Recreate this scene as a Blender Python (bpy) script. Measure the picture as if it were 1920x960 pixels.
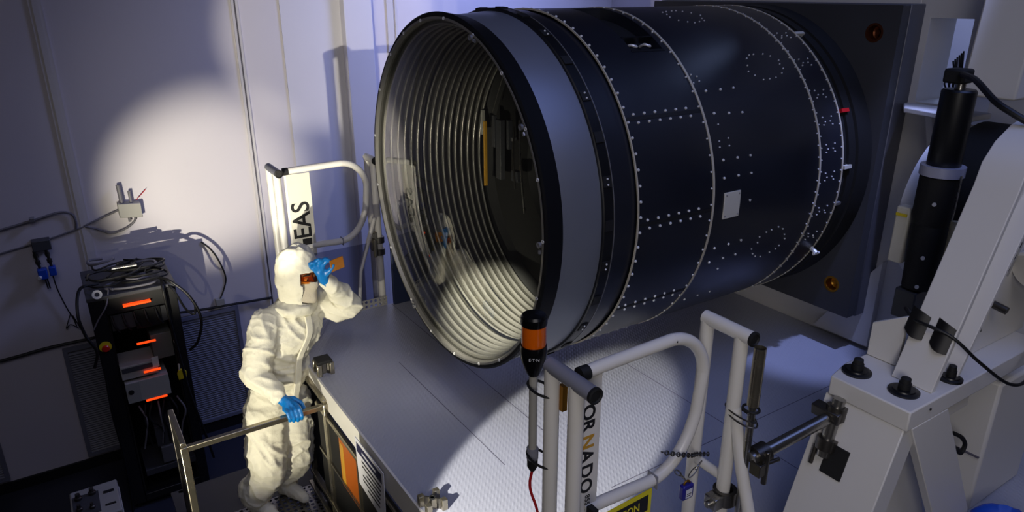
import bpy, bmesh, math, random
from mathutils import Vector, Matrix, Euler, noise
random.seed(7)
noise.seed_set(7)
for o in list(bpy.data.objects):
    bpy.data.objects.remove(o, do_unlink=True)
SC = bpy.context.scene
COL = SC.collection
PI = math.pi
def R(d): return math.radians(d)
def V(*a): return Vector(a)

# ------------------------------------------------------------------ camera
F_PX, YAW, PITCH = 1336.6, R(56.90), R(20.46)
cd = bpy.data.cameras.new('camera'); cam = bpy.data.objects.new('camera', cd); COL.objects.link(cam)
cd.sensor_fit = 'HORIZONTAL'; cd.sensor_width = 36.0
cd.lens = F_PX / 1920 * 36.0
cd.clip_start = 0.02; cd.clip_end = 100
cam.location = (0, 0, 4.3)
fw = V(math.cos(YAW) * math.cos(PITCH), math.sin(YAW) * math.cos(PITCH), -math.sin(PITCH))
cam.rotation_euler = fw.to_track_quat('-Z', 'Y').to_euler()
SC.camera = cam
SC.view_settings.view_transform = 'Standard'
SC.view_settings.look = 'None'
SC.view_settings.gamma = 1.0
SC.view_settings.use_curve_mapping = False
SC.view_settings.exposure = -0.08

# ------------------------------------------------------------------ world and lights
W = bpy.data.worlds.new('room_ambient'); SC.world = W; W.use_nodes = True
W.node_tree.nodes['Background'].inputs[0].default_value = (0.38, 0.35, 0.46, 1)
W.node_tree.nodes['Background'].inputs[1].default_value = 0.022

def lamp(name, kind, loc, target, energy, color, **kw):
    l = bpy.data.lights.new(name, kind); o = bpy.data.objects.new(name, l); COL.objects.link(o)
    o.location = loc
    o.rotation_euler = (Vector(target) - Vector(loc)).to_track_quat('-Z', 'Y').to_euler()
    l.energy = energy; l.color = color
    for k, v in kw.items(): setattr(l, k, v)
    return o
WARM = (1.0, 0.93, 0.74)
TORCH = (-0.50, 1.1, 2.90)
LOWTORCH = (-1.2, 1.8, 1.78)
# hand torch near the cage: wide spill over the person, the far gate and the barrel mouth
lamp('torch_spill', 'SPOT', TORCH, (2.35, 7.0, 3.0), 90, WARM, spot_size=R(47), spot_blend=0.75, shadow_soft_size=0.012)
lamp('torch_beam', 'SPOT', TORCH, (2.45, 7.0, 3.95), 780, WARM, spot_size=R(19), spot_blend=0.5, shadow_soft_size=0.012)
# second torch lower down on the left: soft bright patch on the wall, rack shadow beside it
lamp('torch_core', 'SPOT', LOWTORCH, (1.17, 7.0, 2.62), 1700, WARM, spot_size=R(19.5), spot_blend=0.9, shadow_soft_size=0.012)
lamp('torch_low_spill', 'SPOT', LOWTORCH, (0.95, 3.5, 2.55), 330, WARM, spot_size=R(40), spot_blend=0.6, shadow_soft_size=0.012)
# lamp washing the deck in front of the gate, and one for the mouth of the barrel
lamp('deck_lamp', 'SPOT', (-0.90, 0.90, 3.60), (1.50, 2.08, 2.35), 1050, (1.0, 0.96, 0.86), spot_size=R(16), spot_blend=0.25, shadow_soft_size=0.015)
lamp('barrel_lamp', 'SPOT', (-0.25, 0.30, 4.30), (1.74, 2.92, 2.72), 9000, (1.0, 0.95, 0.80), spot_size=R(9.0), spot_blend=0.8, shadow_soft_size=0.012)
# ceiling and blue lights, plus fills added to brighten
lamp('ceiling_panel', 'AREA', (-0.6, 2.0, 6.2), (0.3, 7.0, 1.0), 7, (1.0, 0.93, 0.98), shape='RECTANGLE', size=3.0, size_y=2.0, spread=R(110))
lamp('blue_panel', 'AREA', (2.4, 0.2, 7.0), (2.7, 2.0, 3.4), 15, (0.28, 0.40, 1.0), shape='RECTANGLE', size=4.0, size_y=2.5, spread=R(75))
lamp('front_fill', 'AREA', (0.3, -1.0, 6.3), (2.7, 1.0, 3.2), 8, (1.0, 0.94, 0.92), shape='RECTANGLE', size=2.0, size_y=1.5, spread=R(110))  # unseen soft fill from above, added to brighten the white steelwork
lamp('side_panel', 'AREA', (-0.5, -0.9, 4.3), (1.9, 1.25, 3.1), 6.5, (1.0, 0.95, 0.93), shape='RECTANGLE', size=0.8, size_y=0.8, spread=R(90))  # unseen fill beside the camera, added to brighten near gate and pedestal
lamp('rear_blue_lamp', 'AREA', (4.6, 5.2, 6.2), (3.6, 6.9, 3.6), 50, (0.36, 0.44, 1.0), shape='RECTANGLE', size=1.0, size_y=1.0, spread=R(100))
lamp('rear_fill', 'AREA', (5.1, 2.4, 5.6), (5.9, 2.6, 3.6), 30, (0.42, 0.55, 1.0), shape='RECTANGLE', size=0.8, size_y=0.8)  # added blue fill for the wall behind the frame opening
lamp('deck_blue_spot', 'SPOT', (3.2, 1.3, 6.0), (3.45, 2.2, 2.35), 380, (0.40, 0.48, 1.0), spot_size=R(16), spot_blend=0.7, shadow_soft_size=0.05)

# ------------------------------------------------------------------ materials
def s2l(c): return c / 12.92 if c <= 0.04045 else ((c + 0.055) / 1.055) ** 2.4
def hexc(h):
    return tuple(s2l(int(h[i:i + 2], 16) / 255) for i in (0, 2, 4)) + (1.0,)
MC = {}
def mat(name, col, rough=0.5, metal=0.0, var=None, bump=None, emit=None, spec=0.5, coat=0.0, aniso=None):
    if name in MC: return MC[name]
    m = bpy.data.materials.new(name); m.use_nodes = True; MC[name] = m
    nt = m.node_tree; b = nt.nodes['Principled BSDF']
    c = hexc(col) if isinstance(col, str) else col
    b.inputs['Base Color'].default_value = c
    b.inputs['Roughness'].default_value = rough
    b.inputs['Metallic'].default_value = metal
    b.inputs['Specular IOR Level'].default_value = spec
    b.inputs['Coat Weight'].default_value = coat
    tc = nt.nodes.new('ShaderNodeTexCoord')
    if var:
        sc, amt = var
        n = nt.nodes.new('ShaderNodeTexNoise'); n.inputs['Scale'].default_value = sc; n.inputs['Detail'].default_value = 5
        nt.links.new(tc.outputs['Object'], n.inputs['Vector'])
        r = nt.nodes.new('ShaderNodeMapRange'); r.inputs['To Min'].default_value = 1 - amt; r.inputs['To Max'].default_value = 1 + amt
        nt.links.new(n.outputs['Fac'], r.inputs['Value'])
        mx = nt.nodes.new('ShaderNodeMix'); mx.data_type = 'RGBA'; mx.blend_type = 'MULTIPLY'; mx.inputs[0].default_value = 1
        mx.inputs[6].default_value = c
        nt.links.new(r.outputs['Result'], mx.inputs[7])
        nt.links.new(mx.outputs[2], b.inputs['Base Color'])
        rr = nt.nodes.new('ShaderNodeMapRange'); rr.inputs['To Min'].default_value = max(0, rough - 0.08); rr.inputs['To Max'].default_value = min(1, rough + 0.08)
        nt.links.new(n.outputs['Fac'], rr.inputs['Value']); nt.links.new(rr.outputs['Result'], b.inputs['Roughness'])
    if bump:
        sc, st = bump
        n2 = nt.nodes.new('ShaderNodeTexNoise'); n2.inputs['Scale'].default_value = sc; n2.inputs['Detail'].default_value = 4
        nt.links.new(tc.outputs['Object'], n2.inputs['Vector'])
        bp = nt.nodes.new('ShaderNodeBump'); bp.inputs['Strength'].default_value = st; bp.inputs['Distance'].default_value = 0.01
        nt.links.new(n2.outputs['Fac'], bp.inputs['Height']); nt.links.new(bp.outputs['Normal'], b.inputs['Normal'])
    if emit:
        b.inputs['Emission Color'].default_value = hexc(emit[0]); b.inputs['Emission Strength'].default_value = emit[1]
    return m

M_WALL = mat('wall_paint', 'C9C4CB', 0.55, var=(1.2, 0.04))
M_WALL2 = mat('pillar_and_lit_wall', 'CDCBD6', 0.5, var=(1.5, 0.03))
M_TRIM = mat('trim_metal', 'C6C2C4', 0.4, var=(3, 0.05))
M_TRIMD = mat('trim_groove', '5A5866', 0.5)
M_FLOOR = mat('floor_vinyl', '2A2C38', 0.45, var=(2, 0.2))
M_BASE = mat('baseboard_black', '0E0E11', 0.5)
M_BLACK = mat('black_anodised', '0C0D11', 0.38, var=(6, 0.2))
M_BLACKM = mat('black_matte', '08080A', 0.7)
M_SHELL = mat('shell_black', '10131E', 0.36, var=(3, 0.15), coat=0.0, spec=0.9)
M_BARREL = mat('barrel_satin', '747884', 0.42, metal=0.4, var=(2.5, 0.08))
M_RING = mat('ring_black', '0A0B0F', 0.6, spec=0.2)
M_HOOP = mat('hoop_white', 'B9B2A2', 0.45)
M_BOLT = mat('bolt_white', 'E6E6E8', 0.3, metal=0.3)
M_BOLTD = mat('bolt_grey', '8E8E92', 0.35, metal=0.6)
M_PLATEW = mat('plate_white', 'C4C1B6', 0.5, var=(9, 0.05))
M_BAFFLE = mat('baffle_grey', '787672', 0.3, metal=0.6, var=(4, 0.06))
M_BAFFLED = mat('baffle_wall', '34332F', 0.45, metal=0.3)
M_LIP = mat('lip_aluminium', '8A8882', 0.4, metal=0.6)
M_WHITE = mat('frame_white_paint', 'CFCDCB', 0.42, var=(2, 0.03))
M_WHITE2 = mat('tube_white_paint', 'D4D1CC', 0.34, var=(5, 0.04))
M_PLATEB = mat('mounting_plate_dark', '3C3D42', 0.45, var=(3, 0.18))
M_PLATEE = mat('plate_edge', '5D5E66', 0.4, metal=0.3)
M_BRASS = mat('brass', 'A87A2C', 0.3, metal=0.9)
M_COPPER = mat('copper_dark', '6A3A22', 0.4, metal=0.8)
M_RED = mat('red_tag', 'C01820', 0.4)
M_STEEL = mat('steel_brushed', '9C9A96', 0.28, metal=0.95, var=(20, 0.08))
M_STEELD = mat('steel_dark', '5A5753', 0.35, metal=0.9, var=(15, 0.15))
M_BRONZE = mat('rail_warm_steel', 'A39C8A', 0.25, metal=0.9, var=(20, 0.1))
M_GREYT = mat('handle_grey', '7B7C88', 0.4)
M_SUIT = mat('coverall_fabric', 'DAD6C4', 0.75, var=(7, 0.05), bump=(28, 0.45))
M_MASK = mat('mask_fabric', 'B5AC9A', 0.8, bump=(60, 0.3))
M_GLOVE = mat('glove_nitrile', '0C6FB8', 0.32, var=(20, 0.12), bump=(60, 0.25))
M_SKIN = mat('skin', 'A5623A', 0.5, var=(14, 0.12))
M_HAIR = mat('brow_hair', '20140E', 0.7)
M_EYE = mat('eye_white', 'D8D0C4', 0.2)
M_IRIS = mat('eye_dark', '1A100A', 0.2)
M_GREYP = mat('instrument_grey', '9A9892', 0.45, var=(6, 0.05))
M_GREYD = mat('instrument_dark', '3C3D42', 0.5, var=(8, 0.1))
M_RACK = mat('rack_black', '101014', 0.42, var=(5, 0.2))
M_RACKIN = mat('rack_interior', '060608', 0.8)
M_LED = mat('orange_lamp', 'FF5A14', 0.4, emit=('FF4A12', 1.1))
M_YEL = mat('yellow_plastic', 'C9B41E', 0.45)
M_REDB = mat('red_button', 'B41E14', 0.35)
M_CABLE = mat('cable_black', '09090B', 0.5)
M_CABLEG = mat('cable_grey', '6A6870', 0.5)
M_CABLER = mat('cable_red', 'A8161C', 0.4)
M_BLUE = mat('valve_blue', '1446B4', 0.35)
M_NAVY = mat('panel_navy', '1A2340', 0.5)
M_LOUVRE = mat('louvre_grey', '6E7080', 0.45, var=(4, 0.05))
M_ORANGE = mat('sheet_orange', 'A8540E', 0.4, var=(5, 0.15))
M_PAPER = mat('paper', 'D2D2DA', 0.6)
M_INK = mat('ink_navy', '191C44', 0.6)
M_INKB = mat('ink_black', '101013', 0.5)
M_GOLD = mat('ink_gold', 'B98A2A', 0.45)
M_SIGNY = mat('sign_yellow', 'D8CC22', 0.45)
M_PURPLE = mat('padlock_blue', '1E1C7C', 0.35)
M_TAPE = mat('black_tape', '0C0A0C', 0.55)
M_AMBERDARK = mat('beacon_black', '08080A', 0.25)
M_FIBRE = mat('braided_sleeve', '8C846C', 0.6, var=(60, 0.5))

def deck_material():
    m = bpy.data.materials.new('tread_plate_paint'); m.use_nodes = True
    nt = m.node_tree; b = nt.nodes['Principled BSDF']
    b.inputs['Base Color'].default_value = hexc('9EA0AC'); b.inputs['Roughness'].default_value = 0.3
    tc = nt.nodes.new('ShaderNodeTexCoord')
    n = nt.nodes.new('ShaderNodeTexNoise'); n.inputs['Scale'].default_value = 3; n.inputs['Detail'].default_value = 6
    nt.links.new(tc.outputs['Object'], n.inputs['Vector'])
    r = nt.nodes.new('ShaderNodeMapRange'); r.inputs['To Min'].default_value = 0.9; r.inputs['To Max'].default_value = 1.06
    nt.links.new(n.outputs['Fac'], r.inputs['Value'])
    mx = nt.nodes.new('ShaderNodeMix'); mx.data_type = 'RGBA'; mx.blend_type = 'MULTIPLY'; mx.inputs[0].default_value = 1
    mx.inputs[6].default_value = hexc('9EA0AC'); nt.links.new(r.outputs['Result'], mx.inputs[7]); nt.links.new(mx.outputs[2], b.inputs['Base Color'])
    sep = nt.nodes.new('ShaderNodeSeparateXYZ'); nt.links.new(tc.outputs['Object'], sep.inputs[0])
    def math_(op, a, c):
        q = nt.nodes.new('ShaderNodeMath'); q.operation = op
        for i, x in enumerate((a, c)):
            if x is None: continue
            if isinstance(x, (int, float)): q.inputs[i].default_value = x
            else: nt.links.new(x, q.inputs[i])
        return q.outputs[0]
    # long raised ribs, staggered row by row
    along = math_('ADD', math_('MULTIPLY', sep.outputs[0], 0.59), math_('MULTIPLY', sep.outputs[1], 0.81))
    across = math_('SUBTRACT', math_('MULTIPLY', sep.outputs[0], 0.81), math_('MULTIPLY', sep.outputs[1], 0.59))
    sv = math_('SINE', math_('MULTIPLY', across, PI / 0.014), None)
    su = math_('SINE', math_('MULTIPLY', along, PI / 0.023), None)
    a = math_('ADD', math_('MULTIPLY', math_('ABSOLUTE', sv, None), 0.7), math_('MULTIPLY', math_('MULTIPLY', sv, su), 0.5))
    hgt = math_('MAXIMUM', math_('SUBTRACT', a, 0.35), 0.0)
    bp = nt.nodes.new('ShaderNodeBump'); bp.inputs['Strength'].default_value = 0.5; bp.inputs['Distance'].default_value = 0.002
    nt.links.new(hgt, bp.inputs['Height']); nt.links.new(bp.outputs['Normal'], b.inputs['Normal'])
    return m
M_DECK = deck_material()

def glass_material(name, tint, ior=1.5, refl=1.0, rough=0.0):
    m = bpy.data.materials.new(name); m.use_nodes = True
    nt = m.node_tree; nt.nodes.clear()
    out = nt.nodes.new('ShaderNodeOutputMaterial'); mix = nt.nodes.new('ShaderNodeMixShader')
    tr = nt.nodes.new('ShaderNodeBsdfTransparent'); tr.inputs[0].default_value = tint
    gl = nt.nodes.new('ShaderNodeBsdfGlossy'); gl.inputs['Roughness'].default_value = rough
    lw = nt.nodes.new('ShaderNodeLayerWeight'); lw.inputs[0].default_value = 0.5
    pw = nt.nodes.new('ShaderNodeMath'); pw.operation = 'POWER'; pw.inputs[1].default_value = 5.0
    nt.links.new(lw.outputs['Facing'], pw.inputs[0])
    f0 = ((ior - 1) / (ior + 1)) ** 2 * refl
    ml = nt.nodes.new('ShaderNodeMath'); ml.operation = 'MULTIPLY_ADD'; ml.inputs[1].default_value = 1 - f0; ml.inputs[2].default_value = f0; ml.use_clamp = True
    nt.links.new(pw.outputs[0], ml.inputs[0]); nt.links.new(ml.outputs[0], mix.inputs[0])
    nt.links.new(tr.outputs[0], mix.inputs[1]); nt.links.new(gl.outputs[0], mix.inputs[2])
    nt.links.new(mix.outputs[0], out.inputs[0])
    return m
M_LENS = glass_material('lens_glass', (0.92, 0.93, 0.9, 1), 1.5, 2.6)
M_AMBER = glass_material('amber_plastic', (1.0, 0.72, 0.42, 1), 1.45, 1.2)
M_BEACON = mat('beacon_amber', 'F0700C', 0.15, coat=0.5)
M_BEACON.node_tree.nodes['Principled BSDF'].inputs['Transmission Weight'].default_value = 0.35
M_FILTER = mat('amber_filter', '9C5E02', 0.3, spec=0.25)
M_FILTER.node_tree.nodes['Principled BSDF'].inputs['Transmission Weight'].default_value = 0.15
M_FILM = glass_material('clear_film', (0.72, 0.73, 0.80, 1), 1.45, 2.0, 0.08)

# ------------------------------------------------------------------ mesh building helpers
class MB:
    def __init__(self): self.v = []; self.f = []
    def add(self, vs, fs):
        n = len(self.v); self.v += [Vector(p) for p in vs]; self.f += [tuple(i + n for i in q) for q in fs]; return self
    def box(self, lo, hi, M=None):
        x0, y0, z0 = lo; x1, y1, z1 = hi
        p = [V(x, y, z) for z in (z0, z1) for y in (y0, y1) for x in (x0, x1)]
        if M: p = [M @ q for q in p]
        return self.add(p, [(0, 2, 3, 1), (4, 5, 7, 6), (0, 1, 5, 4), (1, 3, 7, 5), (3, 2, 6, 7), (2, 0, 4, 6)])
    def prism(self, poly, axis, a, b):
        """polygon in the plane across `axis`, extruded from a to b"""
        def pt(u, w, t):
            return {'x': V(t, u, w), 'y': V(u, t, w), 'z': V(u, w, t)}[axis]
        n = len(poly)
        vs = [pt(u, w, a) for u, w in poly] + [pt(u, w, b) for u, w in poly]
        fs = [tuple(range(n))[::-1], tuple(range(n, 2 * n))] + [(i, (i + 1) % n, n + (i + 1) % n, n + i) for i in range(n)]
        return self.add(vs, fs)
    def tube(self, pts, r, seg=14, cap=True, closed=False):
        pts = [Vector(p) for p in pts]; n = len(pts)
        rs = r if isinstance(r, (list, tuple)) else [r] * n
        def tan(i):
            if closed: return (pts[(i + 1) % n] - pts[i - 1]).normalized()
            return (pts[min(i + 1, n - 1)] - pts[max(i - 1, 0)]).normalized()
        t0 = tan(0); up = V(0, 0, 1) if abs(t0.z) < 0.9 else V(1, 0, 0)
        nrm = (up - t0 * up.dot(t0)).normalized(); vs = []; fs = []
        prev = t0
        for i in range(n):
            t = tan(i)
            nrm = prev.rotation_difference(t) @ nrm
            nrm = (nrm - t * nrm.dot(t)).normalized(); prev = t
            bn = t.cross(nrm)
            for k in range(seg):
                a = 2 * PI * k / seg
                vs.append(pts[i] + (nrm * math.cos(a) + bn * math.sin(a)) * rs[i])
        m = n if closed else n - 1
        for i in range(m):
            j = (i + 1) % n
            for k in range(seg):
                l = (k + 1) % seg
                fs.append((i * seg + k, i * seg + l, j * seg + l, j * seg + k))
        if cap and not closed:
            fs.append(tuple(range(seg))[::-1]); fs.append(tuple(range((n - 1) * seg, n * seg)))
        return self.add(vs, fs)
    def lathe(self, prof, org=(0, 0, 0), axis=(0, 0, 1), seg=32, closed=False, cap=False):
        """profile of (distance along axis, radius)"""
        org = Vector(org); ax = Vector(axis).normalized()
        q = ax.to_track_quat('Z', 'Y'); e1 = q @ V(1, 0, 0); e2 = q @ V(0, 1, 0)
        vs = []; fs = []; n = len(prof)
        for (h, r) in prof:
            for k in range(seg):
                a = 2 * PI * k / seg
                vs.append(org + ax * h + (e1 * math.cos(a) + e2 * math.sin(a)) * max(r, 1e-5))
        for i in range(n if closed else n - 1):
            j = (i + 1) % n
            for k in range(seg):
                l = (k + 1) % seg
                fs.append((i * seg + k, i * seg + l, j * seg + l, j * seg + k))
        if cap:
            fs.append(tuple(range(seg))[::-1]); fs.append(tuple(range((n - 1) * seg, n * seg)))
        return self.add(vs, fs)
    def cyl(self, p0, p1, r, seg=16):
        p0 = Vector(p0); p1 = Vector(p1)
        return self.lathe([(0, r), ((p1 - p0).length, r)], p0, p1 - p0, seg, cap=True)
    def ball(self, c, rad, M=None, seg=14, ring=9):
        rx, ry, rz = rad if isinstance(rad, (tuple, list)) else (rad,) * 3
        vs = []; fs = []
        for i in range(ring + 1):
            t = PI * i / ring
            for k in range(seg):
                a = 2 * PI * k / seg
                st = max(math.sin(t), 1e-4)
                p = V(rx * st * math.cos(a), ry * st * math.sin(a), rz * math.cos(t))
                if M: p = M @ p
                vs.append(Vector(c) + p)
        for i in range(ring):
            for k in range(seg):
                l = (k + 1) % seg
                fs.append((i * seg + k, (i + 1) * seg + k, (i + 1) * seg + l, i * seg + l))
        return self.add(vs, fs)
    def chain(self, pts, step=0.5):
        """overlapping balls along (point, radius) stations"""
        for (p, r), (q, s) in zip(pts[:-1], pts[1:]):
            p = Vector(p); q = Vector(q)
            n = max(2, int((q - p).length / (step * min(r, s))) + 1)
            for i in range(n + 1):
                t = i / n
                self.ball(p.lerp(q, t), r * (1 - t) + s * t, seg=12, ring=8)
        return self
    def mesh(self, name, smooth=True, ang=35):
        me = bpy.data.meshes.new(name)
        me.from_pydata([tuple(p) for p in self.v], [], self.f)
        bm = bmesh.new(); bm.from_mesh(me)
        bmesh.ops.remove_doubles(bm, verts=bm.verts, dist=1e-6)
        bmesh.ops.recalc_face_normals(bm, faces=bm.faces)
        bm.to_mesh(me); bm.free()
        if smooth:
            me.polygons.foreach_set('use_smooth', [True] * len(me.polygons))
            me.set_sharp_from_angle(angle=R(ang))
        me.update()
        return me
    def build(self, name, m, parent=None, bev=0, smooth=True, ang=35, off=None, label=None):
        off = Vector(off) if off is not None else (parent_base(parent) if parent else V(0, 0, 0))
        for i in range(len(self.v)): self.v[i] = self.v[i] - off
        me = self.mesh(name, smooth, ang)
        me.materials.append(m)
        o = bpy.data.objects.new(name, me); COL.objects.link(o)
        if parent: o.parent = parent
        else: o.location = off
        if bev:
            b = o.modifiers.new('bevel', 'BEVEL'); b.width = bev; b.segments = 2; b.limit_method = 'ANGLE'; b.angle_limit = R(40)
            b.harden_normals = False
        if label: o['label'] = label
        return o
BASE = {}
def parent_base(p):
    return BASE.get(p.name, V(0, 0, 0))
def thing(name, label, cat, loc, group=None):
    o = bpy.data.objects.new(name, None); COL.objects.link(o); o.location = loc
    o.empty_display_size = 0.1
    o['label'] = label; o['category'] = cat
    if group: o['group'] = group
    BASE[o.name] = Vector(loc)
    return o
def part(mb, name, m, parent, **kw):
    o = mb.build(name, m, parent, **kw)
    BASE[o.name] = parent_base(parent)          # parts keep their thing's origin, so sub-parts share it
    return o
def tag(o, label, cat, group=None):
    o['label'] = label; o['category'] = cat
    if group: o['group'] = group
    return o
def solo(mb, name, m, label, cat, group=None, base=None, **kw):
    """a thing that is one mesh"""
    vs = mb.v
    if base is None:
        base = V(sum(p.x for p in vs) / len(vs), sum(p.y for p in vs) / len(vs), min(p.z for p in vs))
    o = mb.build(name, m, None, off=base, **kw)
    BASE[o.name] = Vector(base)
    return tag(o, label, cat, group)
def struct(mb, name, m, **kw):
    o = mb.build(name, m, None, **kw); o['kind'] = 'structure'; BASE[o.name] = V(0, 0, 0); return o
def spline(pts, n=8):
    pts = [Vector(p) for p in pts]; P = [pts[0] * 2 - pts[1]] + pts + [pts[-1] * 2 - pts[-2]]; out = []
    for i in range(1, len(P) - 2):
        a, b, c, d = P[i - 1:i + 3]
        for k in range(n):
            t = k / n
            out.append(0.5 * ((2 * b) + (c - a) * t + (2 * a - 5 * b + 4 * c - d) * t * t + (3 * b - a - 3 * c + d) * t ** 3))
    out.append(pts[-1]); return out
def arc(c, r, a0, a1, e1, e2, n=10):
    c = Vector(c); e1 = Vector(e1); e2 = Vector(e2)
    return [c + e1 * (r * math.cos(R(a0 + (a1 - a0) * i / n))) + e2 * (r * math.sin(R(a0 + (a1 - a0) * i / n))) for i in range(n + 1)]
def lettering(body, size, loc, right, up, m, parent, name='lettering', depth=0.001, align='LEFT', bold=0.0, sx=1.0):
    c = bpy.data.curves.new('text', 'FONT'); c.body = body; c.size = size; c.extrude = depth; c.align_x = align; c.offset = bold
    t = bpy.data.objects.new('text', c); COL.objects.link(t)
    dg = bpy.context.evaluated_depsgraph_get(); dg.update()
    me = bpy.data.meshes.new_from_object(t.evaluated_get(dg))
    bpy.data.objects.remove(t, do_unlink=True)
    rt = Vector(right).normalized(); u = Vector(up).normalized(); nn = rt.cross(u)
    M = Matrix((rt, u, nn)).transposed().to_4x4()
    M.translation = Vector(loc) - parent_base(parent)
    me.transform(M @ Matrix.Scale(sx, 4, V(1, 0, 0)))
    me.materials.clear(); me.materials.append(m); me.name = name
    o = bpy.data.objects.new(name, me); COL.objects.link(o); o.parent = parent
    BASE[o.name] = parent_base(parent)
    return o
def applied(o):
    """bake an object's modifiers into its mesh"""
    dg = bpy.context.evaluated_depsgraph_get(); dg.update()
    me = bpy.data.meshes.new_from_object(o.evaluated_get(dg))
    o.modifiers.clear(); o.data = me; return o
def sculpt(mb, name, m, parent, voxel=0.012, smooth=6, wr=None, label=None):
    """fuse overlapping shapes into one continuous skin"""
    o = mb.build(name, m, parent)
    BASE[o.name] = parent_base(parent)
    rm = o.modifiers.new('r', 'REMESH'); rm.mode = 'VOXEL'; rm.voxel_size = voxel; rm.use_smooth_shade = True
    sm = o.modifiers.new('s', 'SMOOTH'); sm.iterations = smooth; sm.factor = 0.5
    if wr:
        for sc, st in wr:
            tx = bpy.data.textures.new('folds', 'CLOUDS'); tx.noise_scale = sc; tx.noise_depth = 2
            d = o.modifiers.new('d', 'DISPLACE'); d.texture = tx; d.strength = st; d.mid_level = 0.5; d.texture_coords = 'LOCAL'
    applied(o)
    o.data.polygons.foreach_set('use_smooth', [True] * len(o.data.polygons))
    o.data.materials.clear(); o.data.materials.append(m)
    if label: o['label'] = label
    return o

# ================================================================== SETTING
struct(MB().box((-3.5, -2.0, -0.1), (6.2, 7.2, 0.0)), 'floor', M_FLOOR)
struct(MB().box((-3.5, 7.0, 0.0), (6.2, 7.2, 6.6)), 'wall_left', M_WALL)
struct(MB().box((6.0, -2.0, 0.0), (6.2, 7.0, 6.6)), 'wall_back', M_WALL)
struct(MB().box((-3.4, 6.975, 0.0), (6.0, 7.0, 0.10)), 'baseboard_left', M_BASE)
# wide batten, narrow grooved seam and the batten beyond the pillar
struct(MB().box((0.055, 6.985, 0.1), (0.145, 7.0, 6.6)).box((0.08, 6.978, 0.1), (0.12, 6.985, 6.6)), 'trim_1', M_TRIM)
struct(MB().box((1.575, 6.985, 0.1), (1.597, 7.0, 6.6)).box((1.612, 6.985, 0.1), (1.634, 7.0, 6.6)), 'trim_2', M_TRIM)
struct(MB().box((1.5965, 6.994, 0.1), (1.6125, 6.9995, 6.6)), 'trim_3', M_TRIMD)
struct(MB().box((3.06, 6.98, 0.1), (3.13, 7.0, 6.6)).box((3.15, 6.985, 0.1), (3.17, 7.0, 6.6)), 'trim_4', M_TRIM)
struct(MB().box((2.00, 6.985, 0.1), (2.575, 7.0, 6.6)), 'trim_5', M_WALL2)  # added slab; the wall's lit stretch is put into its paler colour
struct(MB().box((2.575, 6.88, 0.0), (2.86, 7.0, 6.6)), 'trim_6', M_WALL2, bev=0.006)

# louvred grilles low on the wall
def grille(x0, x1, z0, z1, label):
    t = thing('wall_grille', label, 'vent', (0.5 * (x0 + x1), 6.96, z0), 'louvred grilles low on the wall')
    w = 0.035
    f = MB()
    for a in ((x0, x1, z0, z0 + w), (x0, x1, z1 - w, z1), (x0, x0 + w, z0 + w, z1 - w), (x1 - w, x1, z0 + w, z1 - w)):
        f.box((a[0], 6.962, a[2]), (a[1], 6.999, a[3]))
    part(f, 'grille_frame', M_LOUVRE, t)
    l = MB(); n = int((z1 - z0 - 2 * w) / 0.024)
    for i in range(n):
        z = z0 + w + 0.024 * i
        l.add([V(x0 + w, 6.972, z), V(x1 - w, 6.972, z), V(x1 - w, 6.992, z + 0.019), V(x0 + w, 6.992, z + 0.019),
               V(x0 + w, 6.970, z + 0.002), V(x1 - w, 6.970, z + 0.002), V(x1 - w, 6.990, z + 0.021), V(x0 + w, 6.990, z + 0.021)],
              [(0, 1, 2, 3), (4, 7, 6, 5), (0, 4, 5, 1), (1, 5, 6, 2), (2, 6, 7, 3), (3, 7, 4, 0)])
    part(l, 'louvre_panel', M_LOUVRE, t)
grille(-0.27, 0.10, 0.135, 1.28, 'grey louvred wall grille left of the black equipment rack')
grille(0.60, 1.26, 0.125, 1.33, 'grey louvred wall grille between the black rack and the person in white')
grille(-1.5, -0.89, 0.135, 0.52, 'corner of a dark wall grille at the far lower left, by the skirting')

# ================================================================== RAISED PLATFORM
DZ = 2.35
plat = thing('raised_platform', 'raised white tread-plate platform under the telescope camera', 'platform', (2.2, 2.4, 0.0))
part(MB().prism([(0.965, 0.5), (3.0, 0.5), (3.74, 0.9), (3.74, 4.06), (0.965, 4.06)], 'z', DZ - 0.03, DZ), 'deck_plate', M_DECK, plat)
part(MB().box((0.955, 0.5, DZ - 0.13), (0.965, 4.06, DZ)), 'edge_fascia', M_WHITE2, plat, label='white fascia strip along the front edge')
sm = MB()
for x, ya, yb in ((1.69, 2.25, 4.05), (1.397, 2.2, 3.3), (2.45, 0.5, 4.05)):
    sm.box((x - 0.002, ya, DZ), (x + 0.002, yb, DZ + 0.0006))
sm.box((1.69, 1.828, DZ), (3.2, 1.832, DZ + 0.0006))
part(sm, 'deck_seam', M_TRIMD, plat)
for x in (1.1, 2.3, 3.6):
    for y in (0.65, 3.95):
        if x > 3.3 and y < 1: y = 2.1
        part(MB().box((x - 0.06, y - 0.06, 0), (x + 0.06, y + 0.06, DZ - 0.03)), 'leg', M_GREYD, plat)
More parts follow.
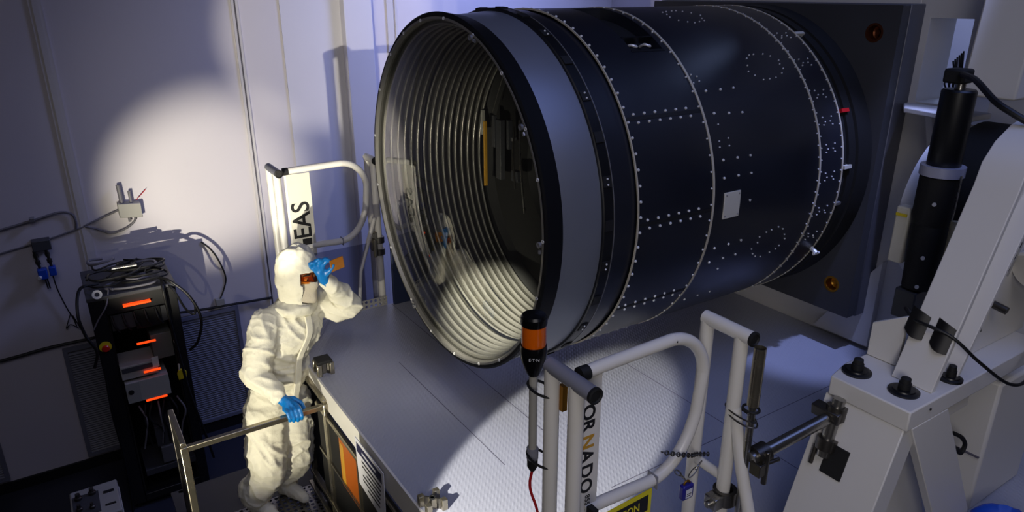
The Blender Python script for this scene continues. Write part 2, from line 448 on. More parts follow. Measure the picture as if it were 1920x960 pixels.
# perforated toe strip and its upstand by the far gate
ts = MB(); nx = 20; x0, x1, y0 = 1.02, 1.66, 4.05
for r_ in range(2):
    for i in range(nx):
        pass
def perforated(mb, org, eu, ev, nu, nv, cell, hole, th):
    """plate of square cells with an octagonal hole in each"""
    eu = Vector(eu); ev = Vector(ev); en = eu.cross(ev); org = Vector(org)
    for i in range(nu):
        for j in range(nv):
            c = org + eu * (cell * (i + 0.5)) + ev * (cell * (j + 0.5))
            outer = []; inner = []
            for k in range(8):
                a = PI / 8 + k * PI / 4
                s = cell * 0.5
                ca, sa = math.cos(a), math.sin(a); q = s / max(abs(ca), abs(sa))
                outer.append(c + eu * (ca * q) + ev * (sa * q)); inner.append(c + eu * (ca * hole) + ev * (sa * hole))
            # square corners
            cor = [c + eu * (s * x) + ev * (s * y) for x, y in ((1, 1), (-1, 1), (-1, -1), (1, -1))]
            vs = outer + inner + [p - en * th for p in inner] + cor
            fs = []
            for k in range(8):
                l = (k + 1) % 8
                fs.append((k, l, 8 + l, 8 + k)); fs.append((8 + k, 8 + l, 16 + l, 16 + k))
            for k, (a, b) in enumerate(((0, 1), (2, 3), (4, 5), (6, 7))):
                fs.append((a, 24 + k, b))
            mb.add(vs, fs)
    return mb
toe = MB()
perforated(toe, (1.02, 4.052, DZ + 0.004), (1, 0, 0), (0, 0, 1), 20, 2, 0.032, 0.0105, 0.004)
toe.v = [V(p.x, p.y, p.z) for p in toe.v]
part(toe, 'toe_strip', M_GREYP, plat, label='grey perforated toe strip')

solo(MB().box((1.70, 4.03, DZ), (2.35, 4.055, DZ + 0.62)), 'guard_panel', M_NAVY, 'dark navy guard panel behind the far gate post and the barrel mouth', 'panel', bev=0.004)

# ================================================================== TELESCOPE CAMERA (axis along X)
YC, ZC, RC = 2.86, 3.395, 0.825
def CP(x, th, r):
    return V(x, YC - r * math.sin(R(th)), ZC + r * math.cos(R(th)))
def ringsurf(prof, closed=False, seg=160):
    return MB().lathe(prof, (0, YC, ZC), (1, 0, 0), seg, closed)
tc = thing('telescope_camera', 'huge black cylindrical telescope camera with a ribbed open mouth', 'telescope camera', (2.5, YC, ZC - RC))
part(ringsurf([(1.486, 0.798), (1.486, 0.812), (1.492, 0.82), (1.572, 0.806), (1.572, 0.798)], True), 'front_ring', M_RING, tc, ang=25)
part(ringsurf([(1.484, 0.790), (1.484, 0.800), (1.500, 0.800), (1.512, 0.786), (1.500, 0.784)], True), 'mouth_lip', M_LIP, tc, ang=25, label='pale metal lip inside the mouth')
part(ringsurf([(1.570, 0.799), (1.570, 0.802), (1.574, 0.804), (1.753, 0.818), (1.757, 0.80)]), 'front_barrel', M_BARREL, tc, ang=25, label='grey satin front barrel')
part(ringsurf([(1.753, 0.75), (1.753, 0.828), (1.757, 0.832), (1.802, 0.832), (1.806, 0.826), (1.806, 0.75)]), 'clamp_ring', M_BLACK, tc, ang=25)
part(ringsurf([(1.804, 0.829), (1.804, 0.8335), (1.8075, 0.8335), (1.8075, 0.829)], True), 'pinstripe_ring', M_BOLTD, tc, ang=25)
part(ringsurf([(1.807, 0.75), (1.807, 0.822), (1.895, 0.822), (1.90, 0.812), (1.937, 0.812), (1.937, 0.75)]), 'filter_section', M_SHELL, tc, ang=25)
# panelled section with a real opening for the hatch
def gridshell(x0, x1, r, hx0, hx1, ht0, ht1):
    mb = MB(); xs = [x0, hx0, hx1, x1]
    ths = [i * 2.25 for i in range(160)]
    ths = sorted(set([round(t, 3) for t in ths] + [ht0, ht1]))
    n = len(ths); vs = [CP(x, t, r) for x in xs for t in ths]; fs = []
    for i in range(3):
        for k in range(n):
            l = (k + 1) % n
            if i == 1 and ht0 <= ths[k] < ht1: continue
            fs.append((i * n + k, i * n + l, (i + 1) * n + l, (i + 1) * n + k))
    mb.add(vs, fs)
    k0, k1 = ths.index(ht0), ths.index(ht1); sub = ths[k0:k1 + 1]
    for x in (hx0, hx1):                                    # hatch side walls
        m = len(sub)
        mb.add([CP(x, t, r) for t in sub] + [CP(x, t, r - 0.05) for t in sub], [(i, i + 1, m + i + 1, m + i) for i in range(m - 1)])
    for t in (ht0, ht1):
        mb.add([CP(hx0, t, r), CP(hx1, t, r), CP(hx1, t, r - 0.05), CP(hx0, t, r - 0.05)], [(0, 1, 2, 3)])
    return mb
part(gridshell(1.937, 2.377, RC, 2.155, 2.335, 4.0, 37.2), 'panel_section', M_SHELL, tc, ang=25)
hb = MB(); sub = [4 + 33.2 * i / 12 for i in range(13)]
hb.add([CP(2.155, t, RC - 0.05) for t in sub] + [CP(2.335, t, RC - 0.05) for t in sub], [(i, i + 1, 14 + i, 13 + i) for i in range(12)])
part(hb, 'hatch_recess', M_BLACKM, tc)
for xx in (2.195, 2.275):                                   # two latches in the hatch
    lt = MB(); a, b = CP(xx, 32.0, RC - 0.045), CP(xx + 0.035, 33.0, RC - 0.02)
    lt.tube(spline([CP(xx, 31.5, RC - 0.04), CP(xx - 0.006, 33.2, RC - 0.012), CP(xx + 0.012, 34.4, RC - 0.008), CP(xx + 0.028, 33.0, RC - 0.02)], 5), 0.006, 8)
    part(lt, 'latch', M_BOLT, tc)
hf = MB()
for t0, t1, xa, xb in ((36.6, 37.4, 2.15, 2.34), (30.2, 30.8, 2.155, 2.335)):
    hf.add([CP(xa, t0, RC + 0.002), CP(xb, t0, RC + 0.002), CP(xb, t1, RC + 0.002), CP(xa, t1, RC + 0.002),
            CP(xa, t0, RC - 0.03), CP(xb, t0, RC - 0.03), CP(xb, t1, RC - 0.03), CP(xa, t1, RC - 0.03)],
           [(0, 1, 2, 3), (4, 7, 6, 5), (0, 4, 5, 1), (1, 5, 6, 2), (2, 6, 7, 3), (3, 7, 4, 0)])
part(hf, 'hatch_bar', M_BLACK, tc)
part(ringsurf([(2.377, RC - 0.02), (2.377, RC), (3.126, RC), (3.126, RC - 0.02)]), 'main_shell', M_SHELL, tc, ang=25)
part(ringsurf([(3.126, RC - 0.02), (3.126, RC), (3.310, RC), (3.310, RC - 0.02)]), 'rear_shell', M_SHELL, tc, ang=25)
part(ringsurf([(3.310, 0.70), (3.310, 0.815), (3.355, 0.815), (3.357, 0.80), (3.372, 0.80), (3.374, 0.818), (3.43, 0.818), (3.432, 0.804), (3.447, 0.804), (3.45, 0.822), (3.52, 0.826), (3.55, 0.832), (3.552, 0.70)]), 'rear_flange', M_BLACKM, tc, ang=25)
for x, w_, m_ in ((1.9385, 0.0028, M_HOOP), (2.3775, 0.0055, M_HOOP), (3.1255, 0.0055, M_HOOP), (3.3095, 0.0045, M_HOOP)):
    part(ringsurf([(x - w_, RC - 0.004), (x - w_, RC + 0.0035), (x + w_, RC + 0.0035), (x + w_, RC - 0.004)], True), 'seam_hoop', m_, tc, ang=25, label='pale thin seam hoop')
def patch(x0, x1, t0, t1, r0, r1, n=8):
    """curved slab lying on the shell"""
    mb = MB(); ts = [t0 + (t1 - t0) * i / n for i in range(n + 1)]; vs = []
    for x, r in ((x0, r1), (x1, r1), (x1, r0), (x0, r0)):
        vs += [CP(x, t, r) for t in ts]
    m = n + 1; fs = []
    for q in range(4):
        p = (q + 1) % 4
        fs += [(q * m + i, q * m + i + 1, p * m + i + 1, p * m + i) for i in range(n)]
    fs += [(0, m, 2 * m, 3 * m), (n, 3 * m + n, 2 * m + n, m + n)]
    return mb.add(vs, fs)
# longitudinal panel joints of the panelled section, each with a double row of bolts
joints = [59.5, 89.8, 120.1, 29.2 - 60, 150.4]
for t in joints:
    part(patch(1.945, 2.37, t - 0.55, t + 0.55, RC - 0.002, RC + 0.0012, 3), 'panel_joint', M_BLACKM, tc)
# clamps spaced round the clamp ring, each with two screws
def boltmesh(r, h):
    return MB().lathe([(-0.004, r), (h * 0.6, r), (h, r * 0.7), (h, 0.0)], (0, 0, 0), (0, 0, 1), 8).mesh('bolt', True, 40)
def place(me, m, x, t, r, parent, name, slot=True):
    o = bpy.data.objects.new(name, me); COL.objects.link(o); o.parent = parent
    p = CP(x, t, r); nrm = V(0, -math.sin(R(t)), math.cos(R(t)))
    o.matrix_local = Matrix.Translation(p - parent_base(parent)) @ nrm.to_track_quat('Z', 'Y').to_matrix().to_4x4()
    BASE[o.name] = V(0, 0, 0)
    return o
bolt_big = boltmesh(0.0062, 0.006); bolt_big.materials.append(M_BOLT)
bolt_mid = boltmesh(0.0046, 0.005); bolt_mid.materials.append(M_BOLT)
bolt_sml = boltmesh(0.0034, 0.004); bolt_sml.materials.append(M_BOLTD)
screw = boltmesh(0.0042, 0.004); screw.materials.append(M_BOLT)
k = 0
for i in range(30):
    t = 3.5 + 12.0 * i
    part(patch(1.757, 1.797, t - 1.5, t + 1.5, RC, RC + 0.013, 3), 'clamp_block', M_BLACKM, tc)
    vis = 20 < t < 140
    if vis and i % 2 == 0:
        for dx, dt in ((1.778, -0.7), (1.778, 0.9)):
            place(screw, None, dx, t + dt, RC + 0.013, tc, 'clamp_screw')
front_bolts = []                                             # (mesh, x, theta, r)
for i in range(80):
    t = 4.5 * i + 1.9
    front_bolts.append((bolt_big, 1.951, t, RC))
for t in joints:
    for s in (-1.25, 1.3):
        for i in range(6):
            x = (1.990 if s < 0 else 2.004) + i * 0.0595
            if t < 0: continue
            front_bolts.append((bolt_big, x, t + s, RC))
for i in range(72):
    front_bolts.append((bolt_mid, 2.364, 5.0 * i + 3.2, RC))
for x, tt in ((2.444, (53.5, 60.9, 75.3, 80.8, 103.9, 109.4, 128)), (2.536, (53.5, 61.4, 75.3, 80.8, 103.7, 109.2, 113.8, 128.1)), (2.621, (53.4, 61.7, 75.3, 80.8, 89.5, 103.5, 109.1, 128.0))):
    for t in tt: front_bolts.append((bolt_big, x, t, RC))
small = []
for x, t in ((2.435, 69.5), (2.494, 69.0), (2.493, 71.3), (2.432, 71.3), (2.40, 47.5), (2.43, 48.3), (2.43, 50), (2.39, 50.5), (2.45, 64.4)):
    small.append((x, t))
for ct, cx, rx, rt in ((46.5, 2.90, 0.13, 5.5), (108.0, 2.86, 0.12, 6.0), (17.5, 2.70, 0.11, 6.0)):
    for i in range(15):
        a = 2 * PI * i / 15 + random.uniform(-.12, .12)
        small.append((cx + rx * math.cos(a) * random.uniform(.85, 1.08), ct + rt * math.sin(a) * random.uniform(.9, 1.05)))
for i in range(90):
    small.append((3.113, 4.0 * i)); small.append((3.137, 4.0 * i + 1.2)); small.append((3.300, 4.0 * i + 2))
for ct in (33, 46, 58.5, 68, 77.3, 87, 99.5, 110):
    for dx, dt in ((3.175, -1), (3.19, 0.6), (3.175, 1.6), (3.245, -1), (3.23, 0.6), (3.245, 1.7)):
        small.append((dx, ct + dt))
# the hundred bolts that show largest are parts, the rest one part
vis = [b for b in front_bolts if 15 < b[2] % 360 < 138]
vis.sort(key=lambda b: b[1]); ind = vis[:100]; rest = [b for b in front_bolts if b not in ind]
for me, x, t, r in ind:
    place(me, None, x, t, r, tc, 'bolt')
rb = MB()
def addbolt(mb, rad, h, x, t, r):
    nrm = V(0, -math.sin(R(t)), math.cos(R(t)))
    mb.lathe([(-0.003, rad), (h, rad), (h, 0.0)], CP(x, t, r), nrm, 6)
for me, x, t, r in rest: addbolt(rb, 0.0055, 0.005, x, t, r)
for x, t in small: addbolt(rb, 0.0036, 0.004, x, t, RC)
o = part(rb, 'bolt', M_BOLT, tc); o['kind'] = 'stuff'
# white cover plate with four screws, tags, lugs
cp_ = part(patch(2.445, 2.550, 85.4, 93.8, RC - 0.001, RC + 0.006, 8), 'cover_plate', M_PLATEW, tc, bev=0.002, label='small off-white cover plate')
for dx, dt in ((2.457, 86.3), (2.538, 86.3), (2.457, 92.9), (2.538, 92.9)):
    place(bolt_sml, None, dx, dt, RC + 0.006, cp_, 'screw')
part(patch(3.335, 3.395, 65.0, 66.3, 0.80, RC + 0.006, 3), 'tag', M_RED, tc, label='small red tag on the rear flange')
part(patch(3.325, 3.385, 84.8, 86.0, 0.80, RC + 0.006, 3), 'tag', M_PLATEW, tc, label='small white tag on the rear flange')
part(patch(3.310, 3.38, 32.0, 33.2, 0.80, RC + 0.006, 3), 'tag', M_PLATEW, tc, label='small white tag high on the rear flange')
part(patch(3.315, 3.355, 98.2, 99.2, 0.80, RC + 0.005, 3), 'tag', M_BOLTD, tc)
lug = MB(); lug.cyl(CP(3.30, 118, 0.82), CP(3.30, 118, 0.865), 0.012, 10); lug.cyl(CP(3.285, 118.5, 0.86), CP(3.33, 118.5, 0.86), 0.008, 8)
part(lug, 'lug', M_BOLT, tc)
# round white spot on the barrel
place(screw, None, 1.60, 86.5, 0.80, tc, 'clamp_screw')
# target holders and screws round the front ring
for t in (-78, -58, -40, -26, -12, 4, 22, 40, 58, 72, 89, 107, 124, 143, 158, 176, 194, 212, 236, 262):
    mb = MB(); c = CP(1.486, t, 0.795)
    mb.lathe([(0, 0.0075), (-0.004, 0.0075), (-0.004, 0.0045), (-0.001, 0.004), (-0.001, 0)], c, (1, 0, 0), 12)
    part(mb, 'ring_screw', M_BOLT, tc)
for t in (57, 90, 22, 208):
    c = CP(1.480, t, 0.785); mb = MB()
    mb.lathe([(0, 0.012), (-0.010, 0.012), (-0.010, 0.006), (-0.002, 0.005), (-0.002, 0)], c, (1, 0, 0), 14)
    mb.cyl(CP(1.478, t + 1.6, 0.785), CP(1.478, t + 2.6, 0.785), 0.006, 8)
    part(mb, 'target_holder', M_BOLTD, tc)
# ribbed baffle tube behind the glass
x0_, nrib, pitch = 1.512, 16, 0.0385
x = x0_ + nrib * pitch
part(ringsurf([(1.500, 0.788), (x, 0.740)]), 'baffle_tube', M_BAFFLED, tc, ang=30, label='dark wall of the ribbed baffle tube')
for i in range(nrib):                                        # each rib a rounded ring on a thin web
    xr_ = x0_ + pitch * (i + 0.5); rr_ = 0.787 - 0.0030 * i
    prof = [(xr_ - 0.004, rr_), (xr_ - 0.004, rr_ - 0.012)]
    for k in range(9):
        a_ = PI * k / 8
        prof.append((xr_ - 0.0075 * math.cos(a_), rr_ - 0.014 - 0.0085 * math.sin(a_)))
    prof += [(xr_ + 0.004, rr_ - 0.012), (xr_ + 0.004, rr_)]
    part(ringsurf(prof), 'baffle_rib', M_BAFFLE, tc, ang=50)
part(ringsurf([(x, 0.735), (x + 0.06, 0.70), (x + 0.10, 0.40), (x + 0.22, 0.30), (x + 0.22, 0.0)]), 'inner_housing', M_BLACKM, tc)
ib = x + 0.03
st = MB(); st.prism([(3.655, 3.62), (3.668, 3.62), (3.662, 3.25), (3.652, 3.25)], 'x', ib - 0.004, ib - 0.02)
def inner(y0, y1, z0, z1, x0, x1, m, name, lab=None):
    part(MB().box((x0, y0, z0), (x1, y1, z1)), name, m, tc, bev=0.002, label=lab)
inner(3.497, 3.509, 3.22, 3.60, 2.09, 2.11, M_GOLD, 'filter_strip', 'narrow yellow strip deep inside the barrel')
inner(3.37, 3.42, 3.28, 3.62, 2.12, 2.15, M_GREYD, 'inner_bracket')
inner(3.42, 3.45, 3.46, 3.64, 2.11, 2.13, M_GREYD, 'inner_bracket')
inner(3.52, 3.535, 3.52, 3.66, 2.09, 2.11, M_GREYP, 'inner_bracket')
inner(3.29, 3.31, 3.47, 3.63, 2.12, 2.15, M_GREYD, 'inner_bracket')
inner(3.22, 3.235, 3.53, 3.55, 2.10, 2.13, M_BOLTD, 'inner_bracket')
inner(3.20, 3.26, 3.30, 3.36, 2.12, 2.15, M_GREYD, 'inner_bracket')
part(MB().tube(spline([V(2.08, 3.12, 3.66), V(2.07, 3.10, 3.5), V(2.08, 3.09, 3.3), V(2.09, 3.08, 3.16)], 5), 0.006, 8), 'inner_rod', M_STEEL, tc)
part(MB().tube(spline([V(2.08, 3.17, 3.62), V(2.08, 3.18, 3.45), V(2.08, 3.16, 3.28)], 5), 0.005, 8), 'inner_rod', M_STEELD, tc)
part(MB().tube(spline([CP(2.09, -38, 0.66), V(2.10, 3.36, 3.78), V(2.10, 3.42, 3.66)], 5), 0.003, 6), 'inner_rod', M_STEELD, tc)
# convex front lens
dome = []; Rl = 3.2; rr = 0.785; xr = 1.512
for i in range(25):
    r_ = rr * i / 24
    dome.append((xr - (math.sqrt(Rl * Rl - r_ * r_) - math.sqrt(Rl * Rl - rr * rr)), r_))
part(ringsurf(dome, seg=96), 'front_lens', M_LENS, tc, ang=60, label='clear convex front lens')

# square mounting plate on its white pad
mp = thing('mounting_plate', 'dark square mounting plate behind the telescope camera', 'plate', (3.62, YC, 2.58))
def squareplate(x0, x1, y0, y1, z0, z1, holes, r):
    """plate with real round holes"""
    bm = bmesh.new(); mb = MB()
    ys = sorted({y0, y1} | {h[0] - r * 1.6 for h in holes} | {h[0] + r * 1.6 for h in holes})
    zs = sorted({z0, z1} | {h[1] - r * 1.6 for h in holes} | {h[1] + r * 1.6 for h in holes})
    bm.free()
    for a, b in zip(ys[:-1], ys[1:]):
        for c, d in zip(zs[:-1], zs[1:]):
            h = [q for q in holes if a < q[0] < b and c < q[1] < d]
            for x in (x0, x1):
                if not h:
                    mb.add([V(x, a, c), V(x, b, c), V(x, b, d), V(x, a, d)], [(0, 1, 2, 3)])
                else:
                    cy, cz = h[0]; s = r * 1.6; N = 24; out = []; inn = []
                    for k in range(N):
                        t = 2 * PI * k / N + PI / 4; ca, sa = math.cos(t), math.sin(t); q = s / max(abs(ca), abs(sa))
                        out.append(V(x, cy + ca * q, cz + sa * q)); inn.append(V(x, cy + ca * r, cz + sa * r))
                    mb.add(out + inn, [(k, (k + 1) % N, N + (k + 1) % N, N + k) for k in range(N)])
    for (ya, za), (yb, zb) in (((y0, z0), (y1, z0)), ((y1, z0), (y1, z1)), ((y1, z1), (y0, z1)), ((y0, z1), (y0, z0))):
        mb.add([V(x0, ya, za), V(x1, ya, za), V(x1, yb, zb), V(x0, yb, zb)], [(0, 1, 2, 3)])
    return mb
HL = [(2.135, 4.10), (2.135, 2.74)]
part(squareplate(3.553, 3.62, 2.01, 3.71, 2.575, 4.232, HL, 0.045), 'plate_body', M_PLATEB, mp, bev=0.004)
for (y, z), m_ in zip(HL, (M_COPPER, M_BRASS)):
    mb = MB().lathe([(3.556, 0.047), (3.552, 0.047), (3.552, 0.036), (3.600, 0.034), (3.610, 0.020), (3.600, 0.012), (3.585, 0.012), (3.585, 0)], (0, y, z), (1, 0, 0), 24)
    part(mb, 'lifting_socket', m_, mp, label='round %s lifting socket' % ('copper-coloured' if m_ is M_COPPER else 'brass'))
part(MB().box((3.62, 2.005, 2.57), (3.749, 3.715, 4.237)), 'backing_pad', M_PLATEE, mp, bev=0.006)

# ================================================================== WHITE SUPPORT FRAME
fr = thing('white_framework', 'tall white steel support frame holding the dark mounting plate', 'frame', (3.95, 2.6, 0.0))
part(MB().box((3.75, 2.03, 0), (4.0, 3.80, 4.75)), 'face_panel', M_WHITE, fr, bev=0.008)
up = MB()
up.box((3.75, 1.73, 0), (4.0, 2.03, 3.765)).box((3.75, 1.73, 4.172), (4.0, 2.03, 4.75)).box((3.75, 1.972, 3.765), (4.0, 2.03, 4.172)).box((3.75, 1.73, 3.765), (4.0, 1.768, 4.172))
part(up, 'upright', M_WHITE, fr)
part(MB().prism([(3.50, 1.60), (3.749, 1.60), (3.749, 2.03), (3.58, 1.93)], 'z', 3.728, 3.756), 'ledge', M_WHITE, fr, bev=0.006)
part(MB().prism([(3.28, 3.88), (3.749, 3.88), (3.749, 4.75), (3.36, 4.75)], 'y', 1.33, 1.545), 'gusset_block', M_WHITE, fr, bev=0.01)
part(MB().prism([(3.60, 3.73), (3.749, 3.73), (3.749, 3.40)], 'y', 1.80, 1.83), 'gusset', M_WHITE, fr)
part(MB().box((4.25, 0.2, 0), (4.45, 1.72, 4.75)), 'rear_panel', M_WHITE, fr, bev=0.008)
part(MB().box((4.0, 1.55, 0), (4.25, 1.74, 4.75)), 'side_web', M_WHITE, fr)
part(MB().prism([(1.95, 2.38), (2.30, 2.38), (1.95, 2.9)], 'x', 3.70, 3.749), 'foot_gusset', M_WHITE, fr)
hole_cable = MB()
for k in range(6):
    y = 1.80 + 0.008 * k
    hole_cable.tube(spline([V(3.82, y + 0.02, 4.02 - 0.01 * k), V(3.80, y, 3.92), V(3.79, y + 0.012 * (k % 3), 3.86), V(3.78, 1.80, 3.80)], 5), 0.004, 6)
solo(hole_cable, 'cable_bundle', M_CABLE, 'bundle of thin cables hanging in the opening of the white frame', 'cable')
# round white hub and dark drum behind the arm
hub = thing('round_hub', 'large round white hub behind the black actuator', 'hub', (3.25, 1.35, 2.9))
part(MB().lathe([(0, 0.0), (0, 0.345), (0.02, 0.375), (0.14, 0.38), (0.14, 0.0)], (3.54, 1.50, 3.34), (0, 1, 0), 64), 'hub_disc', M_WHITE, hub, bev=0.0)
part(MB().lathe([(0, 0.0), (0, 0.33), (0.03, 0.36), (0.22, 0.36), (0.22, 0.0)], (3.44, 1.275, 3.40), (0, 1, 0), 48), 'drum', M_BLACKM, hub, label='black drum')
part(MB().box((3.70, 1.66, 2.98), (3.749, 1.73, 3.02)), 'hub_stop', M_BOLTD, hub)
bx = thing('sensor_module', 'narrow off-white sensor module left of the black actuator', 'module', (3.0, 1.52, 3.2))
part(MB().box((2.97, 1.492, 3.19), (3.03, 1.552, 3.44)), 'module_case', M_PLATEW, bx, bev=0.008)
part(MB().box((2.965, 1.50, 3.40), (3.0, 1.548, 3.412)), 'module_band', M_YEL, bx)
# vertical actuator
AX, AY = 2.97, 1.40
ac = thing('actuator', 'black vertical cylinder actuator with a silver collar beside the white arm', 'actuator', (AX, AY, 2.95))
part(MB().lathe([(3.64, 0.0), (3.64, 0.058), (3.648, 0.062), (3.935, 0.062), (3.943, 0.056), (3.943, 0)], (AX, AY, 0), (0, 0, 1), 32), 'upper_cylinder', M_BLACK, ac)
part(MB().lathe([(3.605, 0.05), (3.605, 0.082), (3.645, 0.082), (3.645, 0.05)], (AX, AY, 0), (0, 0, 1), 32, True), 'collar', mat('collar_silver', 'B4B6CC', 0.35, metal=0.3), ac, label='silver collar')
part(MB().lathe([(3.40, 0.0), (3.40, 0.066), (3.44, 0.076), (3.60, 0.076), (3.605, 0)], (AX, AY, 0), (0, 0, 1), 32), 'lower_housing', M_BLACKM, ac)
part(MB().lathe([(3.12, 0.0), (3.12, 0.062), (3.36, 0.07), (3.40, 0.066), (3.40, 0)], (AX, AY, 0), (0, 0, 1), 32), 'motor_body', M_BLACKM, ac)
part(MB().box((AX - 0.06, AY - 0.03, 2.98), (AX + 0.05, AY + 0.06, 3.11)), 'connector_box', M_GREYD, ac, bev=0.006)
part(MB().lathe([(3.94, 0), (3.94, 0.02), (3.98, 0.018), (3.98, 0)], (AX, AY, 0), (0, 0, 1), 16), 'rod', M_STEEL, ac)
part(MB().box((AX - 0.05, AY - 0.03, 3.965), (AX + 0.03, AY + 0.05, 4.02)), 'rod_eye', M_BLACKM, ac, bev=0.01)
part(MB().tube(spline([V(AX - 0.02, AY - 0.085, 3.62), V(AX - 0.03, AY - 0.09, 3.48), V(AX - 0.03, AY - 0.085, 3.41)], 4), 0.004, 6), 'wire', M_STEEL, ac)
part(MB().tube(spline([V(AX - 0.02, AY - 0.105, 3.44), V(AX - 0.03, AY - 0.11, 3.30), V(AX - 0.02, AY - 0.09, 3.16)], 6), 0.022, 12), 'braided_sleeve', M_FIBRE, ac, label='frayed pale braided sleeve')
for z, a in ((3.50, 0.078), (3.27, 0.072), (3.14, 0.066)):
    d = V(-0.92, -0.4, 0).normalized()
    part(MB().lathe([(-0.004, 0.008), (0.004, 0.008), (0.004, 0)], V(AX, AY, z) + d * a, d, 10), 'screw', M_BOLT, ac)
solo(MB().tube(spline([V(2.95, 1.40, 4.00), V(2.72, 1.24, 4.01), V(2.62, 1.12, 3.96), V(2.60, 1.05, 3.93), V(2.62, 0.95, 3.88)], 8), 0.011, 10),
     'cable', M_CABLE, 'black cable running from the top of the black actuator over the white arm', 'cable')

# ---- pedestal: A-frame legs, base plate
pd = thing('pedestal', 'white steel A-frame pedestal at the right with a bolted base plate', 'pedestal', (2.3, 1.03, DZ))
part(MB().prism([(2.025, 0.895), (2.90, 0.895), (2.90, 1.19), (2.14, 1.19), (2.025, 1.165)], 'z', 3.03, 3.10), 'base_plate', M_WHITE, pd, bev=0.005)
part(MB().prism([(2.03, 3.03), (2.13, 3.03), (1.915, 2.36), (1.815, 2.36)], 'y', 0.905, 1.175), 'leg', M_WHITE, pd, bev=0.004)
part(MB().prism([(2.055, 3.03), (2.27, 3.03), (2.71, 2.36), (2.49, 2.36)], 'y', 0.895, 0.925), 'leg', M_WHITE, pd, bev=0.003)
part(MB().prism([(2.055, 3.03), (2.27, 3.03), (2.71, 2.36), (2.49, 2.36)], 'y', 1.13, 1.16), 'leg', M_WHITE, pd, bev=0.003)
part(MB().prism([(2.07, 3.03), (2.24, 3.03), (2.60, 2.36), (1.90, 2.36)], 'y', 1.02, 1.035), 'web_plate', M_WHITE, pd)
part(MB().box((2.22, 0.93, 2.945), (2.5, 1.17, 3.025)), 'cross_block', M_WHITE, pd, bev=0.004)
for x, y in ((2.125, 0.975), (2.115, 1.13), (2.33, 0.935)):
    s = 1.0 if x < 2.3 else 0.8
    b = part(MB().lathe([(3.100, 0.0), (3.100, 0.047 * s), (3.107, 0.047 * s), (3.110, 0.036 * s), (3.114, 0.034 * s), (3.114, 0)], (x, y, 0), (0, 0, 1), 28), 'washer', M_BLACK, pd)
    bb = MB().lathe([(3.114, 0.0), (3.114, 0.019 * s), (3.134, 0.019 * s), (3.134, 0.016 * s), (3.150, 0.015 * s), (3.152, 0.012 * s), (3.152, 0.0)], (x, y, 0), (0, 0, 1), 12)
    part(bb, 'hex_bolt', M_BLACKM, pd)
# ---- arm rising from the base plate: I-section with a rounded nose
ar = thing('curved_strut', 'white curved steel arm rising from the pedestal towards the top right corner', 'arm', (2.25, 0.98, 3.1))
front = [V(2.185, 0, 3.102), V(2.318, 0, 3.41), V(2.45, 0, 3.72)] + [V(2.45 + 0.32 * (1 - math.cos(R(a))) , 0, 3.72 + 0.20 * math.sin(R(a))) for a in (20, 40, 60, 80, 90)]
rear = [V(2.335, 0, 3.102), V(2.45, 0, 3.34), V(2.58, 0, 3.60), V(2.66, 0, 3.70), V(2.76, 0, 3.76)]
def strip(pts, th, y0, y1, flip=1):
    mb = MB(); n = len(pts); A = []; B = []
    for i, p in enumerate(pts):
        t = (pts[min(i + 1, n - 1)] - pts[max(i - 1, 0)]).normalized(); nn = V(-t.z, 0, t.x) * (th * flip)
        A.append(p); B.append(p - nn)
    poly = [(p.x, p.z) for p in A] + [(p.x, p.z) for p in reversed(B)]
    m = len(poly); vs = [V(u, y0, w) for u, w in poly] + [V(u, y1, w) for u, w in poly]
    fs = []
    for i in range(n - 1):
        a, b, c, d = i, i + 1, m - 2 - i, m - 1 - i
        fs += [(a, b, c, d), (m + a, m + d, m + c, m + b), (a, m + a, m + b, b), (d, c, m + c, m + d)]
    fs += [(0, m - 1, 2 * m - 1, m), (n - 1, m + n - 1, m + n, n)]
    return mb.add(vs, fs)
part(strip(front, 0.022, 0.92, 1.052), 'front_flange', M_WHITE, ar, bev=0.003)
part(strip(rear, 0.016, 0.92, 1.052), 'rear_flange', M_WHITE, ar, bev=0.002)
wp = [(p.x + 0.01, p.z) for p in front] + [(p.x, p.z) for p in reversed(rear)]
part(MB().prism(wp, 'y', 0.978, 0.998), 'web', M_WHITE, ar)
part(MB().prism([(2.36, 3.102), (2.95, 3.102), (2.98, 3.62), (2.76, 3.76), (2.66, 3.70), (2.58, 3.60), (2.46, 3.34)], 'y', 0.985, 1.0), 'gusset_plate', M_WHITE, ar)
part(MB().prism([(2.24, 3.102), (2.205, 3.102), (2.31, 3.36), (2.335, 3.40)], 'y', 1.036, 1.046), 'stiffener', M_WHITE, ar)
part(MB().prism([(1.075, 3.102), (1.185, 3.102), (1.185, 3.225), (1.075, 3.29)], 'x', 2.26, 2.28), 'side_gusset', M_WHITE, ar, bev=0.002)
part(MB().cyl((2.62, 0.985, 3.285), (2.62, 0.93, 3.275), 0.014, 14), 'stud', M_STEELD, ar, label='dark threaded stud')
lettering('F2-1', 0.042, (2.535, 0.9845, 3.175), (1, 0, 0.06), (-0.06, 0, 1), M_INKB, ar, 'marking', 0.0006)
part(MB().lathe([(0, 0), (0, 0.004), (0.003, 0.004), (0.003, 0)], (2.14, 0.893, 3.075), (0, -1, 0), 8), 'pin', M_BLACKM, ar)
